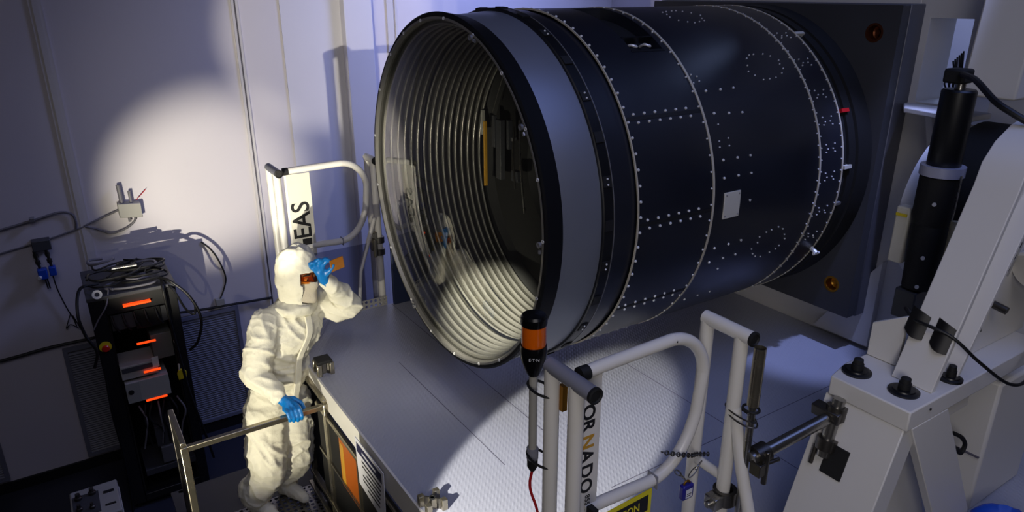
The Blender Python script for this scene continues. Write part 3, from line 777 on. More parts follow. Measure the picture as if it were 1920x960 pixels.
# pierced strip and round pipe end right at the picture edge
ps = thing('pierced_strip', 'grey strip pierced by a row of round holes at the right edge', 'strip', (2.75, 0.97, 3.4))
part(MB().prism([(2.60, 3.40), (2.66, 3.38), (2.80, 3.64), (2.74, 3.66)], 'y', 0.968, 0.984), 'strip_body', M_GREYP, ps)
for i in range(7):
    c = V(2.637 + 0.022 * i, 0.9675, 3.415 + 0.039 * i)
    part(MB().lathe([(0, 0.0), (0, 0.013), (0.003, 0.013), (0.004, 0.009), (0.001, 0.008), (0.001, 0)], c, (0, -1, 0), 14), 'round_hole', M_BLACKM, ps)
solo(MB().lathe([(0, 0), (0, 0.062), (0.008, 0.07), (0.3, 0.07), (0.3, 0)], (2.70, 0.93, 3.40), (1, -0.35, 0.35), 32), 'pipe', M_WHITE2, 'white pipe with a rounded end at the right edge, in front of the white arm', 'pipe', ang=40)
# tape patches and the cable under them
fdir = V(0.133, 0, 0.309).normalized(); fn = V(-fdir.z, 0, fdir.x)
def on_arm(s, y, h=0.0): return V(2.185, 0, 3.102) + fdir * s + V(0, y, 0) + fn * h
for (s0, s1, ya, yb, lab) in ((0.165, 0.245, 1.072, 1.008, 'black tape patch on the white arm, upper left of the pair'), (0.15, 0.235, 0.985, 0.925, 'black tape patch on the white arm, lower right of the pair')):
    mb = MB(); N = 6; vs = []
    for h in (0.003, 0.0005):
        for i in range(N + 1):
            u = i / N
            b = 0.012 * math.sin(PI * u) if h > 0.002 else 0
            y = ya + (yb - ya) * u
            vs += [on_arm(s0 - 0.018 * math.sin(PI * u) * 0.6 - 0.02 * u, y, h + b), on_arm(s1 - 0.02 * u, y, h + b)]
    m = 2 * (N + 1)
    fs = []
    for i in range(N):
        a = 2 * i
        fs += [(a, a + 2, a + 3, a + 1), (m + a, m + a + 1, m + a + 3, m + a + 2), (a, m + a, m + a + 2, a + 2), (a + 1, a + 3, m + a + 3, m + a + 1)]
    fs += [(0, 1, m + 1, m), (2 * N, m + 2 * N, m + 2 * N + 1, 2 * N + 1)]
    mb.add(vs, fs)
    solo(mb, 'tape_patch', M_TAPE, lab, 'tape', 'tape patches on the arm')
solo(MB().tube(spline([V(2.90, 1.36, 3.02), V(2.60, 1.25, 3.17), V(2.40, 1.14, 3.24), on_arm(0.20, 1.05, 0.008), on_arm(0.19, 0.93, 0.008), V(2.32, 0.86, 3.20), V(2.42, 0.80, 3.12), V(2.56, 0.80, 3.10), V(2.75, 0.86, 3.16), V(3.0, 0.95, 3.3)], 8), 0.0055, 8),
     'cable', M_CABLE, 'thin black cable taped across the white arm', 'cable')
# scaffold tube, clamps
sct = thing('scaffold_tube', 'horizontal grey scaffold tube between the gate post and the white pedestal', 'tube', (1.85, 1.13, 2.9))
part(MB().tube([V(1.66, 1.165, 2.915), V(2.03, 1.115, 2.985)], 0.021, 18), 'tube_body', M_STEEL, sct)
cl = thing('scaffold_clamp', 'steel scaffold clamp on the left leg of the white pedestal', 'clamp', (2.0, 1.1, 2.85))
part(MB().cyl((1.965, 1.11, 2.84), (2.005, 1.11, 3.045), 0.021, 18), 'stub_tube', M_STEEL, cl)
part(MB().lathe([(0, 0.022), (0, 0.033), (0.045, 0.033), (0.045, 0.022)], (1.993, 1.11, 2.975), (0.19, 0, 0.98), 20, True), 'coupler', M_STEELD, cl)
part(MB().lathe([(0, 0.022), (0, 0.033), (0.04, 0.033), (0.04, 0.022)], (1.972, 1.11, 2.865), (0.19, 0, 0.98), 20, True), 'coupler', M_STEELD, cl)
part(MB().box((-0.02, -0.05, -0.02), (0.02, 0.05, 0.02), Matrix.Translation(V(1.985, 1.13, 2.99)) @ Matrix.Rotation(R(-8), 4, 'Y')), 'coupler_bolt', M_STEELD, cl, bev=0.004)
part(MB().prism([(1.949, 2.79), (1.981, 2.89), (1.988, 2.89), (1.956, 2.79)], 'y', 1.03, 1.105), 'rubber_pad', M_BLACKM, cl, bev=0.001)
part(MB().cyl((1.95, 1.14, 2.80), (1.965, 1.14, 2.865), 0.008, 10), 'clamp_screw', M_STEELD, cl)
c2 = thing('scaffold_clamp', 'dark scaffold clamp where the grey tube meets the gate post', 'clamp', (1.68, 1.16, 2.88))
part(MB().lathe([(0, 0.022), (0, 0.034), (0.045, 0.034), (0.045, 0.022)], (1.675, 1.163, 2.918), (0.98, -0.13, 0.18), 20, True), 'coupler', M_STEELD, c2)
part(MB().box((1.655, 1.125, 2.865), (1.70, 1.165, 2.91)).cyl((1.69, 1.13, 2.83), (1.69, 1.13, 2.95), 0.009, 10).cyl((1.66, 1.14, 2.90), (1.74, 1.12, 2.91), 0.007, 8), 'coupler_bolt', M_STEELD, c2, bev=0.003)
c3 = thing('scaffold_clamp', 'grey metal clamp low on the latch post at the bottom edge', 'clamp', (1.62, 1.24, 2.62))
part(MB().lathe([(0, 0.027), (0, 0.040), (0.05, 0.040), (0.05, 0.027)], (1.656, 1.245, 2.70), (0, 0, 1), 20, True), 'coupler', M_STEELD, c3)
part(MB().box((1.585, 1.22, 2.70), (1.64, 1.27, 2.745)).cyl((1.57, 1.245, 2.72), (1.62, 1.245, 2.72), 0.012, 12), 'coupler_bolt', M_STEEL, c3, bev=0.004)
# grey steel cabinet behind the pedestal, and the blue cloth beside it
sc_ = thing('steel_cabinet', 'plain grey steel cabinet behind the white pedestal at the lower right', 'cabinet', (3.0, 1.2, DZ))
part(MB().box((2.78, 0.94, DZ), (3.20, 1.46, 2.93)), 'cabinet_body', M_WHITE, sc_, bev=0.012)
part(MB().box((2.772, 0.95, 2.60), (2.78, 1.45, 2.606)), 'door_gap', M_TRIMD, sc_)
bc = MB().ball((2.62, 0.78, 2.445), (0.16, 0.10, 0.07), seg=24, ring=14)
for p in bc.v: p += V(0, 0, 0.02 * math.sin(p.x * 40 + p.y * 25))
solo(bc, 'cloth', M_BLUE, 'glossy blue cloth at the bottom right corner', 'cloth')
hk = MB().tube(spline([V(2.60, 0.99, 2.76), V(2.63, 0.97, 2.74), V(2.66, 0.965, 2.70), V(2.64, 0.965, 2.67), V(2.61, 0.97, 2.70)], 5), 0.008, 8)
part(hk, 'hook', M_BLACKM, pd)
part(MB().prism([(2.34, 2.95), (2.48, 2.99), (2.40, 2.80)], 'y', 1.06, 1.08), 'black_wedge', M_BLACKM, pd)

# ================================================================== SWING GATES
def u_frame(name, label, cat, x, ya, yb, ztop, zbot=DZ, group=None, over=0.035, r=0.0225, mt=M_WHITE2, mbar=None, cap=M_BLACKM):
    """two posts under a short capped top bar that runs along Y; ya is the far post, yb the near one"""
    t = thing(name, label, cat, (x, 0.5 * (ya + yb), zbot), group)
    for y in (ya, yb):
        part(MB().cyl((x, y, zbot), (x, y, ztop - 0.004), r, 20), 'post', mt, t)
    part(MB().tube([V(x, ya + 0.012, ztop), V(x, yb - over, ztop)], r * 1.02, 20), 'top_bar', mbar or mt, t)
    part(MB().lathe([(0, 0.0), (0, r * 1.06), (0.008, r * 1.06), (0.010, r * 0.8), (0.006, r * 0.7), (0.006, 0)], (x, yb - over + 0.001, ztop), (0, -1, 0), 20), 'end_cap', cap, t)
    return t
def swing_gate(label, y, flip):
    t = thing('swing_gate', label, 'gate', (1.3, y, 2.75))
    p = [V(1.09, y, 3.318), V(1.2, y, 3.322), V(1.42, y, 3.326)]
    p += arc((1.425, y, 3.165), 0.161, 86, 0, (1, 0, 0), (0, 0, 1), 10)
    p += [V(1.578, y, 3.08)]
    p += [V(1.570, y, 3.02), V(1.545, y, 2.95), V(1.505, y, 2.89), V(1.455, y, 2.853), V(1.40, y, 2.838), V(1.30, y, 2.842), V(1.12, y, 2.85)]
    q = spline(p, 4)
    part(MB().tube(q, 0.0195, 18), 'gate_tube', M_WHITE2, t)
    part(MB().lathe([(0, 0.0), (0, 0.0215), (0.030, 0.0215), (0.030, 0.0)], (1.085, y, 3.318), (1, 0, 0), 20), 'tube_sleeve', M_BLACKM, t)
    part(MB().box((1.088, y - 0.006, 2.60), (1.165, y + 0.006, 3.305)), 'hinge_plate', M_WHITE2, t, bev=0.002)
    part(MB().box((1.400, y - 0.0235, 2.813), (1.404, y + 0.0235, 2.862)), 'tube_joint', M_GREYT, t, bev=0.008)
    return t
# near gate
u_frame('hinge_frame', 'white twin-post hinge frame with a grey top bar beside the amber beacon', 'gate frame', 1.045, 1.398, 1.288, 3.325, group=None, over=0.072, mbar=M_GREYT)
g1 = swing_gate('white rounded swing gate with a yellow sign in the foreground', 1.33, 1)
yy = 1.3235
for ch, z, m_, s in (('T', 3.265, M_INKB, 1.0), ('O', 3.215, M_INKB, 1.0), ('R', 3.165, M_INKB, 1.0), ('N', 3.115, M_GOLD, 1.0), ('A', 3.065, M_INKB, 1.0), ('D', 3.015, M_INKB, 1.0), ('O', 2.965, M_INKB, 1.0)):
    lettering(ch, 0.062, (1.100, yy, z), (0, 0, -1), (1, 0, 0), m_, g1, 'letter', 0.0005, bold=0.0015)
lettering('855-501-1', 0.026, (1.120, yy, 2.905), (0, 0, -1), (1, 0, 0), M_INKB, g1, 'lettering', 0.0005)
sg = part(MB().prism([(1.165, 2.55), (1.395, 2.55), (1.395, 2.812), (1.165, 2.80)], 'y', 1.322, 1.326), 'warning_sign', M_SIGNY, g1, label='yellow sign with a black heading under the gate tube')
part(MB().prism([(1.178, 2.725), (1.380, 2.735), (1.380, 2.795), (1.178, 2.785)], 'y', 1.3205, 1.322), 'sign_band', M_INKB, sg)
lettering('CAUTION', 0.044, (1.190, 1.3203, 2.742), (1, 0, 0.045), (-0.045, 0, 1), M_SIGNY, sg, 'lettering', 0.0004, sx=0.78, bold=0.0006)
# far gate
u_frame('hinge_frame', 'white twin-post hinge frame with a black capped bar behind the person in white', 'gate frame', 1.045, 4.215, 4.07, 3.325, over=0.05, mbar=M_GREYT)
g2 = swing_gate('white rounded swing gate behind the person, left of the barrel mouth', 4.085, 1)
part(MB().box((1.10, 4.072, 2.78), (1.235, 4.078, 3.30)), 'sign_board', M_PLATEW, g2, label='pale board with black vertical lettering')
lettering('EAS', 0.15, (1.212, 4.0715, 2.90), (0, 0, 1), (-1, 0, 0), M_INKB, g2, 'lettering', 0.0005, bold=0.002, sx=0.95)
part(MB().box((1.155, 4.0705, 2.83), (1.21, 4.072, 2.90)).box((1.125, 4.0705, 2.845), (1.137, 4.072, 2.86)), 'printed_block', M_INKB, g2)
part(MB().box((1.19, 4.060, 2.37), (1.60, 4.062, 2.80)), 'clear_film', M_FILM, g2, label='clear plastic film over the lower half')
# latch frames
lf = u_frame('latch_frame', 'white twin-post latch frame with a capped top bar right of the rounded gate', 'gate frame', 1.654, 1.388, 1.252, 3.318, over=0.04)
part(MB().tube([V(1.654, 1.372, 2.79), V(1.654, 1.268, 2.79)], 0.017, 14), 'cross_bar', M_WHITE2, lf)
part(MB().tube([V(1.654, 1.246, 3.06), V(1.654, 1.19, 2.86), V(1.654, 1.10, 2.60), V(1.654, 1.03, DZ)], 0.020, 16), 'brace_tube', M_WHITE2, lf)
pl = thing('steel_pole', 'short bare steel pole strapped beside the latch frame', 'pole', (1.66, 1.186, DZ))
part(MB().lathe([(3.10, 0.0), (3.10, 0.0185), (3.298, 0.0185), (3.298, 0.0165), (3.25, 0.0165), (3.25, 0)], (1.66, 1.186, 0), (0, 0, 1), 20), 'sleeve', M_BRONZE, pl)
part(MB().cyl((1.66, 1.186, DZ), (1.66, 1.186, 3.10), 0.012, 14), 'shaft', M_STEEL, pl)
lf2 = u_frame('latch_frame', 'white twin-post latch frame hard against the left side of the barrel mouth', 'gate frame', 1.645, 4.19, 4.09, 3.318, over=0.03)
part(MB().tube([V(1.62, 4.07, 2.96), V(1.50, 4.07, 2.62), V(1.47, 4.07, DZ)], 0.014, 12), 'brace_tube', M_WHITE2, lf2)
for z in (2.78, 2.70):
    part(MB().lathe([(0, 0.0235), (0, 0.036), (0.04, 0.036), (0.04, 0.0235)], (1.645, 4.09, z), (0, 0, 1), 18, True), 'coupler', M_STEELD, lf2)
part(MB().box((1.585, 4.06, 2.74), (1.625, 4.10, 2.86)).cyl((1.60, 4.05, 2.70), (1.60, 4.05, 2.82), 0.012, 10), 'coupler_bolt', M_BRONZE, lf2, bev=0.004)
# cable ties and wire loops
def loop(c, r, tilt=(0, 0), n=20, sq=1.0):
    e1 = V(1, 0, tilt[0]); e2 = V(0, sq, tilt[1])
    return [Vector(c) + e1 * (r * math.cos(2 * PI * i / n)) + e2 * (r * math.sin(2 * PI * i / n)) for i in range(n)]
solo(MB().tube(loop((1.658, 1.22, 3.04), 0.028, (0.1, 0.25), sq=2.1), 0.0028, 6, closed=True).tube(loop((1.658, 1.225, 3.052), 0.0275, (-0.15, 0.2), sq=2.1), 0.0028, 6, closed=True),
     'wire_tie', M_STEELD, 'twisted wire tie round the latch post and the bare steel pole', 'wire tie')
solo(MB().tube(loop((1.66, 1.19, 3.085), 0.022, (0.0, 0.0), sq=1.2), 0.0042, 8, closed=True), 'strap', M_BLACKM, 'black strap round the bare steel pole', 'strap')
# chain holding the gate to the latch post
def link(c, dirv, up, L=0.013, w=0.0065, r=0.0022):
    d = Vector(dirv).normalized(); u = Vector(up); u = (u - d * u.dot(d)).normalized(); pts = []
    for i in range(14):
        a = 2 * PI * i / 14
        pts.append(Vector(c) + d * (L * math.cos(a)) + u * (w * math.sin(a)))
    return MB().tube(pts, r, 6, closed=True)
ch = thing('chain', 'short steel chain wrapping the rounded gate and the latch post', 'chain', (1.55, 1.36, 2.86))
cpts = spline([V(1.415, 1.312, 2.948), V(1.46, 1.303, 2.928), V(1.51, 1.302, 2.905), V(1.565, 1.318, 2.872), V(1.61, 1.345, 2.842), V(1.655, 1.357, 2.818), V(1.70, 1.362, 2.797)], 4)
for i in range(len(cpts) - 1):
    d = cpts[i + 1] - cpts[i]
    part(link((cpts[i] + cpts[i + 1]) / 2, d, V(0, 0.3, 1) if i % 2 else V(0, 1, -0.3), L=d.length * 0.62), 'chain_link', M_STEELD, ch)
for i, (a, b) in enumerate(((V(1.470, 1.300, 2.862), V(1.494, 1.298, 2.838)), (V(1.492, 1.298, 2.840), V(1.516, 1.297, 2.812)), (V(1.602, 1.31, 2.838), V(1.570, 1.303, 2.828)), (V(1.574, 1.304, 2.829), V(1.538, 1.299, 2.812)))):
    part(link((a + b) / 2, b - a, V(0.3, 1, 0.3) if i % 2 else V(1, 0, 1), L=(b - a).length * 0.6), 'chain_link', M_STEEL, ch)
pk = thing('padlock', 'blue padlock with a pale label hanging from the gate chain', 'padlock', (1.527, 1.297, 2.745))
part(MB().tube(arc((1.527, 1.297, 2.788), 0.013, 0, 180, (1, 0, 0), (0, 0, 1), 10), 0.0035, 8), 'shackle', M_BRASS, pk)
part(MB().box((1.503, 1.285, 2.735), (1.551, 1.309, 2.790)), 'lock_body', M_PURPLE, pk, bev=0.006)
part(MB().box((1.514, 1.2842, 2.743), (1.542, 1.285, 2.776)), 'label_sticker', M_PAPER, pk)
part(MB().box((1.518, 1.2838, 2.757), (1.538, 1.2843, 2.760)).box((1.518, 1.2838, 2.750), (1.534, 1.2843, 2.753)), 'printed_line', M_INKB, pk)
# amber beacon on its pole
BX, BY = 1.035, 1.475
be = thing('warning_beacon', 'amber warning beacon with a black cap and base on a slim pole', 'beacon', (BX, BY, 2.93))
part(MB().lathe([(3.425, 0.0), (3.425, 0.0369), (3.430, 0.0380), (3.448, 0.0380), (3.455, 0.0330), (3.457, 0)], (BX, BY, 0), (0, 0, 1), 36), 'cap', M_AMBERDARK, be)
part(MB().lathe([(3.360, 0.0341), (3.366, 0.0358), (3.424, 0.0347), (3.424, 0.0308), (3.366, 0.0319)], (BX, BY, 0), (0, 0, 1), 36, True), 'amber_lens', M_BEACON, be)
part(MB().lathe([(3.362, 0.0), (3.362, 0.012), (3.40, 0.012), (3.41, 0.006), (3.41, 0)], (BX, BY, 0), (0, 0, 1), 16), 'lamp_insert', mat('beacon_insert', 'C8541A', 0.4), be)
part(MB().lathe([(3.264, 0.0), (3.264, 0.016), (3.275, 0.0220), (3.315, 0.0363), (3.345, 0.0391), (3.362, 0.0380), (3.364, 0)], (BX, BY, 0), (0, 0, 1), 36), 'base', M_AMBERDARK, be)
vd = V(-BX, -BY, 0).normalized(); tdn = V(-vd.y, vd.x, 0)
lettering('E\u00b7T\u00b7N', 0.013, V(BX, BY, 3.327) + vd * 0.0385 - tdn * 0.014, tdn, (0, 0, 1), M_BOLT, be, 'lettering', 0.0004)
part(MB().lathe([(2.985, 0.0), (2.985, 0.0125), (3.266, 0.0125), (3.266, 0)], (BX, BY, 0), (0, 0, 1), 18), 'pole', M_GREYP, be)
part(MB().lathe([(2.978, 0.0), (2.978, 0.018), (3.015, 0.018), (3.015, 0.0)], (BX, BY, 0), (0, 0, 1), 18), 'connector', M_GREYT, be)
part(MB().lathe([(2.935, 0.0), (2.935, 0.009), (2.95, 0.016), (2.979, 0.017), (2.979, 0)], (BX, BY, 0), (0, 0, 1), 16), 'gland', M_BLACKM, be)
for z in (3.235, 2.998):
    c = V(1.0375, 1.44, z); mb = MB().tube(loop(c, 0.027, (0, 0.0), sq=2.05), 0.004, 8, closed=True)
    part(mb, 'clamp_band', M_BLACKM, be)
solo(MB().tube(spline([V(BX, BY, 2.937), V(BX - 0.006, BY + 0.002, 2.87), V(BX + 0.012, BY - 0.02, 2.76), V(BX + 0.01, BY - 0.03, 2.55), V(BX, BY - 0.02, DZ)], 8), 0.0045, 8), 'cable', M_CABLER, 'red cable hanging down from the amber beacon pole', 'cable')
part(MB().box((1.052, 1.205, 2.86), (1.07, 1.235, 2.96)), 'bracket', M_BLACKM, g1)
part(MB().box((1.058, 1.365, 3.19), (1.075, 1.385, 3.27)), 'latch_plate', M_BRASS, g1)

# ================================================================== WORK PLATFORM WITH RAILS (person stands here)
wk = thing('work_cage', 'metal railed work cage with a perforated floor at the lower left', 'work platform', (0.6, 3.4, 0.0))
CF = 1.5
part(perforated(MB(), (0.33, 2.95, CF), (1, 0, 0), (0, 1, 0), 19, 21, 0.033, 0.0105, 0.004), 'perforated_floor', M_STEEL, wk, label='perforated steel floor plate')
part(MB().box((0.20, 3.643, CF - 0.03), (0.957, 4.02, CF)), 'rear_floor', M_FLOOR, wk)  # dark colour stands for the unlit part of the floor
part(MB().box((0.20, 2.93, CF - 0.05), (0.33, 3.643, CF - 0.006)).box((0.33, 2.93, CF - 0.05), (0.957, 2.95, CF - 0.006)), 'floor_frame', M_STEELD, wk)
def sq(p, q, w, mb=None):
    p = Vector(p); q = Vector(q); mb = mb or MB(); d = (q - p); L = d.length
    M = Matrix.Translation(p) @ d.to_track_quat('Z', 'Y').to_matrix().to_4x4()
    return mb.box((-w, -w, 0), (w, w, L), M)
part(sq((0.255, 3.25, 2.25), (0.952, 3.25, 2.25), 0.014), 'hand_rail', M_BRONZE, wk, bev=0.003)
for x in (0.252, 0.948):
    part(sq((x, 3.25, 2.27), (x, 3.60, 2.27), 0.013), 'side_rail', M_BRONZE, wk, bev=0.003)
    part(sq((x, 3.25, 0.0), (x, 3.25, 2.265), 0.017), 'post', M_BRONZE, wk, bev=0.003)
    part(sq((x, 3.60, 0.0), (x, 3.60, 2.265), 0.015), 'post', M_STEELD, wk, bev=0.003)
    part(sq((x, 4.0, 0.0), (x, 4.0, CF), 0.015), 'post', M_STEELD, wk, bev=0.003)
part(sq((0.252, 3.235, 1.98), (0.252, 3.60, 1.98), 0.010), 'mid_rail', M_STEELD, wk)
part(sq((0.94, 2.93, 1.62), (0.94, 3.62, 1.62), 0.014), 'toe_rail', M_BRONZE, wk, bev=0.002)
part(sq((0.92, 2.93, 1.54), (0.92, 3.62, 1.54), 0.011), 'toe_rail', M_BRONZE, wk, bev=0.002)
# panelled guard along the platform front, with its aluminium corner posts
gd = thing('edge_guard', 'dark panelled guard under the white platform edge, with slim aluminium rails', 'guard', (0.95, 2.7, 1.5))
part(MB().box((0.944, 2.1, 1.45), (0.953, 3.4, 2.21)), 'dark_panel', M_BLACKM, gd)
for z in (2.185, 1.90):
    part(MB().box((0.934, 2.1, z), (0.944, 3.4, z + 0.016)), 'guard_rail', M_BRONZE, gd)
for y in (3.23, 2.79, 2.36):
    part(MB().box((0.932, y - 0.008, 1.46), (0.944, y + 0.008, 2.2)), 'guard_upright', M_BRONZE, gd)
def profile_post(name, label, x, y, z0, z1):
    t = thing(name, label, 'post', (x, y, z0), None)
    s = 0.034
    mb = MB()
    for sx in (-1, 1):
        for sy in (-1, 1):
            mb.box((x + sx * s - 0.012, y + sy * s - 0.012, z0), (x + sx * s + 0.012, y + sy * s + 0.012, z1))
    mb.box((x - 0.016, y - 0.016, z0), (x + 0.016, y + 0.016, z1 - 0.002))
    part(mb, 'extrusion', M_BRONZE, t, bev=0.002)
    rb_ = MB()
    for a in range(4):
        c_, s_ = math.cos(PI / 4 + a * PI / 2), math.sin(PI / 4 + a * PI / 2)
        rb_.box((-0.004, 0, z0), (0.004, 0.034, z1 - 0.001), Matrix.Translation(V(x, y, 0)) @ Matrix.Rotation(a * PI / 2 + PI / 4, 4, 'Z'))
    part(rb_, 'rib', M_STEELD, t)
    part(MB().lathe([(z1 - 0.002, 0.0), (z1 - 0.002, 0.014), (z1 + 0.001, 0.014), (z1 + 0.001, 0.008), (z1 - 0.001, 0.007), (z1 - 0.001, 0)], (x, y, 0), (0, 0, 1), 16), 'bore', M_BLACKM, t)
    return t
p1 = profile_post('profile_post', 'aluminium profile post with a black cap, right of the white coverall waist', 1.008, 3.42, DZ, 2.42)
part(MB().box((0.968, 3.38, 2.418), (1.048, 3.46, 2.436)), 'cap', M_BLACKM, p1, bev=0.003)
profile_post('profile_post', 'slotted aluminium profile post end at the bottom, on the platform edge', 1.008, 2.13, DZ, 2.40)
# notices hung on the guard
os_ = thing('orange_sheet', 'orange and yellow sheet on the dark panel under the platform edge', 'sheet', (0.94, 2.9, 1.85))
part(MB().box((0.940, 2.80, 1.88), (0.943, 3.06, 2.17)), 'sheet_body', M_ORANGE, os_)
part(MB().box((0.9385, 3.0, 1.90), (0.940, 3.05, 2.15)), 'yellow_stripe', M_GOLD, os_)
pn = thing('paper_notice', 'white paper notice with a dark blue heading hung over the platform edge', 'notice', (0.935, 2.6, 2.1))
part(MB().prism([(2.44, 2.345), (2.775, 2.345), (2.76, 2.09), (2.455, 2.06)], 'x', 0.928, 0.931), 'sheet_body', M_PAPER, pn)
part(MB().prism([(2.465, 2.325), (2.755, 2.325), (2.755, 2.275), (2.465, 2.275)], 'x', 0.9265, 0.928), 'heading', M_INK, pn)
for k in range(6):
    z = 2.25 - 0.026 * k
    part(MB().box((0.9268, 2.48 + 0.006 * k, z - 0.005), (0.928, 2.70 - (0.05 if k % 3 == 2 else 0), z + 0.003)), 'printed_line', M_INKB, pn)
part(MB().box((0.9262, 2.53, 2.293), (0.9268, 2.69, 2.306)), 'printed_line', M_PAPER, pn)

# ================================================================== EQUIPMENT RACK
RX0, RX1, RY0, RY1, RZ = 0.0, 0.64, 6.10, 6.80, 2.02
rk = thing('equipment_rack', 'tall black open equipment rack with orange lamps and cables on top', 'rack', (0.32, 6.45, 0.0))
rm_ = MB()
rm_.box((RX0, RY0, 0.05), (RX0 + 0.11, RY0 + 0.06, RZ - 0.02)).box((RX1 - 0.075, RY0, 0.05), (RX1, RY0 + 0.06, RZ - 0.02))
rm_.box((RX0 + 0.11, RY0, RZ - 0.16), (RX1 - 0.075, RY0 + 0.06, RZ - 0.02)).box((RX0 + 0.11, RY0, 0.05), (RX1 - 0.075, RY0 + 0.06, 0.12))
part(rm_, 'front_frame', M_RACK, rk, bev=0.006)
part(MB().box((RX0, RY0 + 0.06, 0.05), (RX0 + 0.02, RY1, RZ - 0.02)).box((RX1 - 0.02, RY0 + 0.06, 0.05), (RX1, RY1, RZ - 0.02)), 'side_panel', M_RACK, rk, bev=0.003)
part(MB().box((RX0 + 0.02, RY1 - 0.02, 0.05), (RX1 - 0.02, RY1, RZ - 0.02)), 'back_panel', M_RACKIN, rk)
part(MB().box((RX0 - 0.005, RY0 - 0.01, RZ - 0.02), (RX1 + 0.005, RY1, RZ + 0.01)), 'top_panel', mat('rack_top_grey', '3A3B42', 0.45, var=(5, 0.15)), rk, bev=0.004)
part(MB().box((RX0 + 0.02, RY0 + 0.08, 0.05), (RX1 - 0.02, RY1 - 0.02, 0.08)), 'bottom_panel', M_RACKIN, rk)
for x, y in ((0.05, 6.15), (0.59, 6.15), (0.05, 6.74), (0.59, 6.74)):
    part(MB().lathe([(0, 0.0), (0, 0.028), (0.05, 0.028), (0.05, 0)], (x, y, 0), (0, 0, 1), 14), 'foot', M_BLACKM, rk)
for x in (RX0 + 0.118, RX1 - 0.083):
    mb = MB().box((x - 0.006, RY0 + 0.062, 0.12), (x + 0.006, RY0 + 0.075, RZ - 0.16))
    part(mb, 'mounting_rail', M_STEELD, rk)
def rackbox(x0, x1, z0, z1, m, name, y=RY0 + 0.03, d=0.4, parent=rk, lab=None):
    return part(MB().box((x0, y, z0), (x1, y + d, z1)), name, m, parent, bev=0.004, label=lab)
rackbox(0.13, 0.56, 1.70, 1.84, M_GREYD, 'instrument')
rackbox(0.30, 0.50, 1.68, 1.85, M_RACK, 'instrument', y=RY0 + 0.02)
rackbox(0.385, 0.545, 1.37, 1.60, mat('instrument_olive', '5C5C54', 0.5), 'power_unit', y=RY0 + 0.02, lab='olive grey power unit')
kb = rackbox(0.12, 0.40, 1.27, 1.39, M_GREYP, 'drawer_unit', y=RY0 - 0.02, d=0.3, lab='pale grey drawer unit')
part(MB().box((0.13, RY0 - 0.026, 1.335), (0.36, RY0 - 0.02, 1.375)), 'drawer_gap', M_GREYD, kb)
part(MB().box((0.36, RY0 - 0.03, 1.33), (0.41, RY0 - 0.02, 1.42)), 'drawer_tab', M_PLATEW, kb)
gb = rackbox(0.13, 0.46, 1.055, 1.245, M_GREYP, 'supply_unit', y=RY0 - 0.04, d=0.4, lab='pale grey supply unit with a darker left end')
part(MB().box((0.131, RY0 - 0.043, 1.06), (0.235, RY0 - 0.04, 1.24)), 'darker_end', mat('unit_darker_grey', '8B8B86', 0.5), gb)  # darker grey over the left end of the front
part(MB().lathe([(0, 0.0), (0, 0.022), (0.004, 0.022), (0.004, 0)], (0.165, RY0 - 0.043, 1.16), (0, -1, 0), 16), 'round_port', M_BLACKM, gb)
rackbox(0.28, 0.47, 0.52, 0.72, M_GREYD, 'instrument', y=RY0 + 0.05)
rackbox(0.15, 0.56, 0.28, 0.34, M_GREYD, 'shelf', y=RY0 + 0.02)
rackbox(0.30, 0.40, 0.36, 0.52, mat('unit_mid_grey', '5A5A5E', 0.5), 'instrument', y=RY0 + 0.02)
for x0, x1, z in ((0.235, 0.437, 1.925), (0.276, 0.418, 1.575), (0.285, 0.415, 1.31), (0.26, 0.425, 1.045)):
    part(MB().box((x0, RY0 - 0.045, z - 0.008), (x1, RY0 - 0.028 if z < 1.9 else RY0, z + 0.008)), 'status_lamp', M_LED, rk, bev=0.003, label='lit orange status lamp')
part(MB().lathe([(0, 0.0), (0, 0.045), (0.006, 0.045), (0.006, 0.0)], (0.055, RY0, 1.60), (0, -1, 0), 24), 'button_plate', M_YEL, rk, label='round yellow backing of the red button')
part(MB().lathe([(0.006, 0.0), (0.006, 0.026), (0.022, 0.030), (0.032, 0.022), (0.034, 0)], (0.055, RY0, 1.59), (0, -1, 0), 20), 'emergency_button', M_REDB, rk, label='red emergency button')
part(MB().cyl((0.555, RY0 - 0.02, 1.30), (0.553, RY0 - 0.02, 1.24), 0.008, 8), 'tag_cord', M_PLATEW, rk)
part(MB().prism([(0.535, 1.15), (0.60, 1.16), (0.605, 1.215), (0.585, 1.245), (0.545, 1.245), (0.53, 1.21)], 'y', RY0 - 0.03, RY0 - 0.005), 'hanging_tag', M_YEL, rk, bev=0.004, label='yellow hanging tag')
part(MB().box((0.55, RY0 - 0.012, 1.50), (0.575, RY0, 1.52)), 'switch', M_PLATEW, rk)
for i in range(7):
    x = 0.20 + 0.05 * i
    part(MB().tube(spline([V(x, RY0 + 0.03, 0.98), V(x + random.uniform(-.05, .05), RY0 - 0.01, 0.85), V(x + random.uniform(-.06, .06), RY0 + 0.02, 0.70), V(x + random.uniform(-.03, .03), RY0 + 0.04, 0.55)], 5), 0.008, 6), 'patch_cable', M_BLACKM if i % 3 else M_CABLEG, rk)
for i in range(5):
    part(MB().tube(spline([V(0.14 + .08 * i, RY0 + 0.02, 1.84), V(0.15 + .08 * i, RY0 - 0.01, 1.76), V(0.18 + .08 * i, RY0 + 0.01, 1.69)], 5), 0.009, 6), 'patch_cable', M_BLACKM, rk)
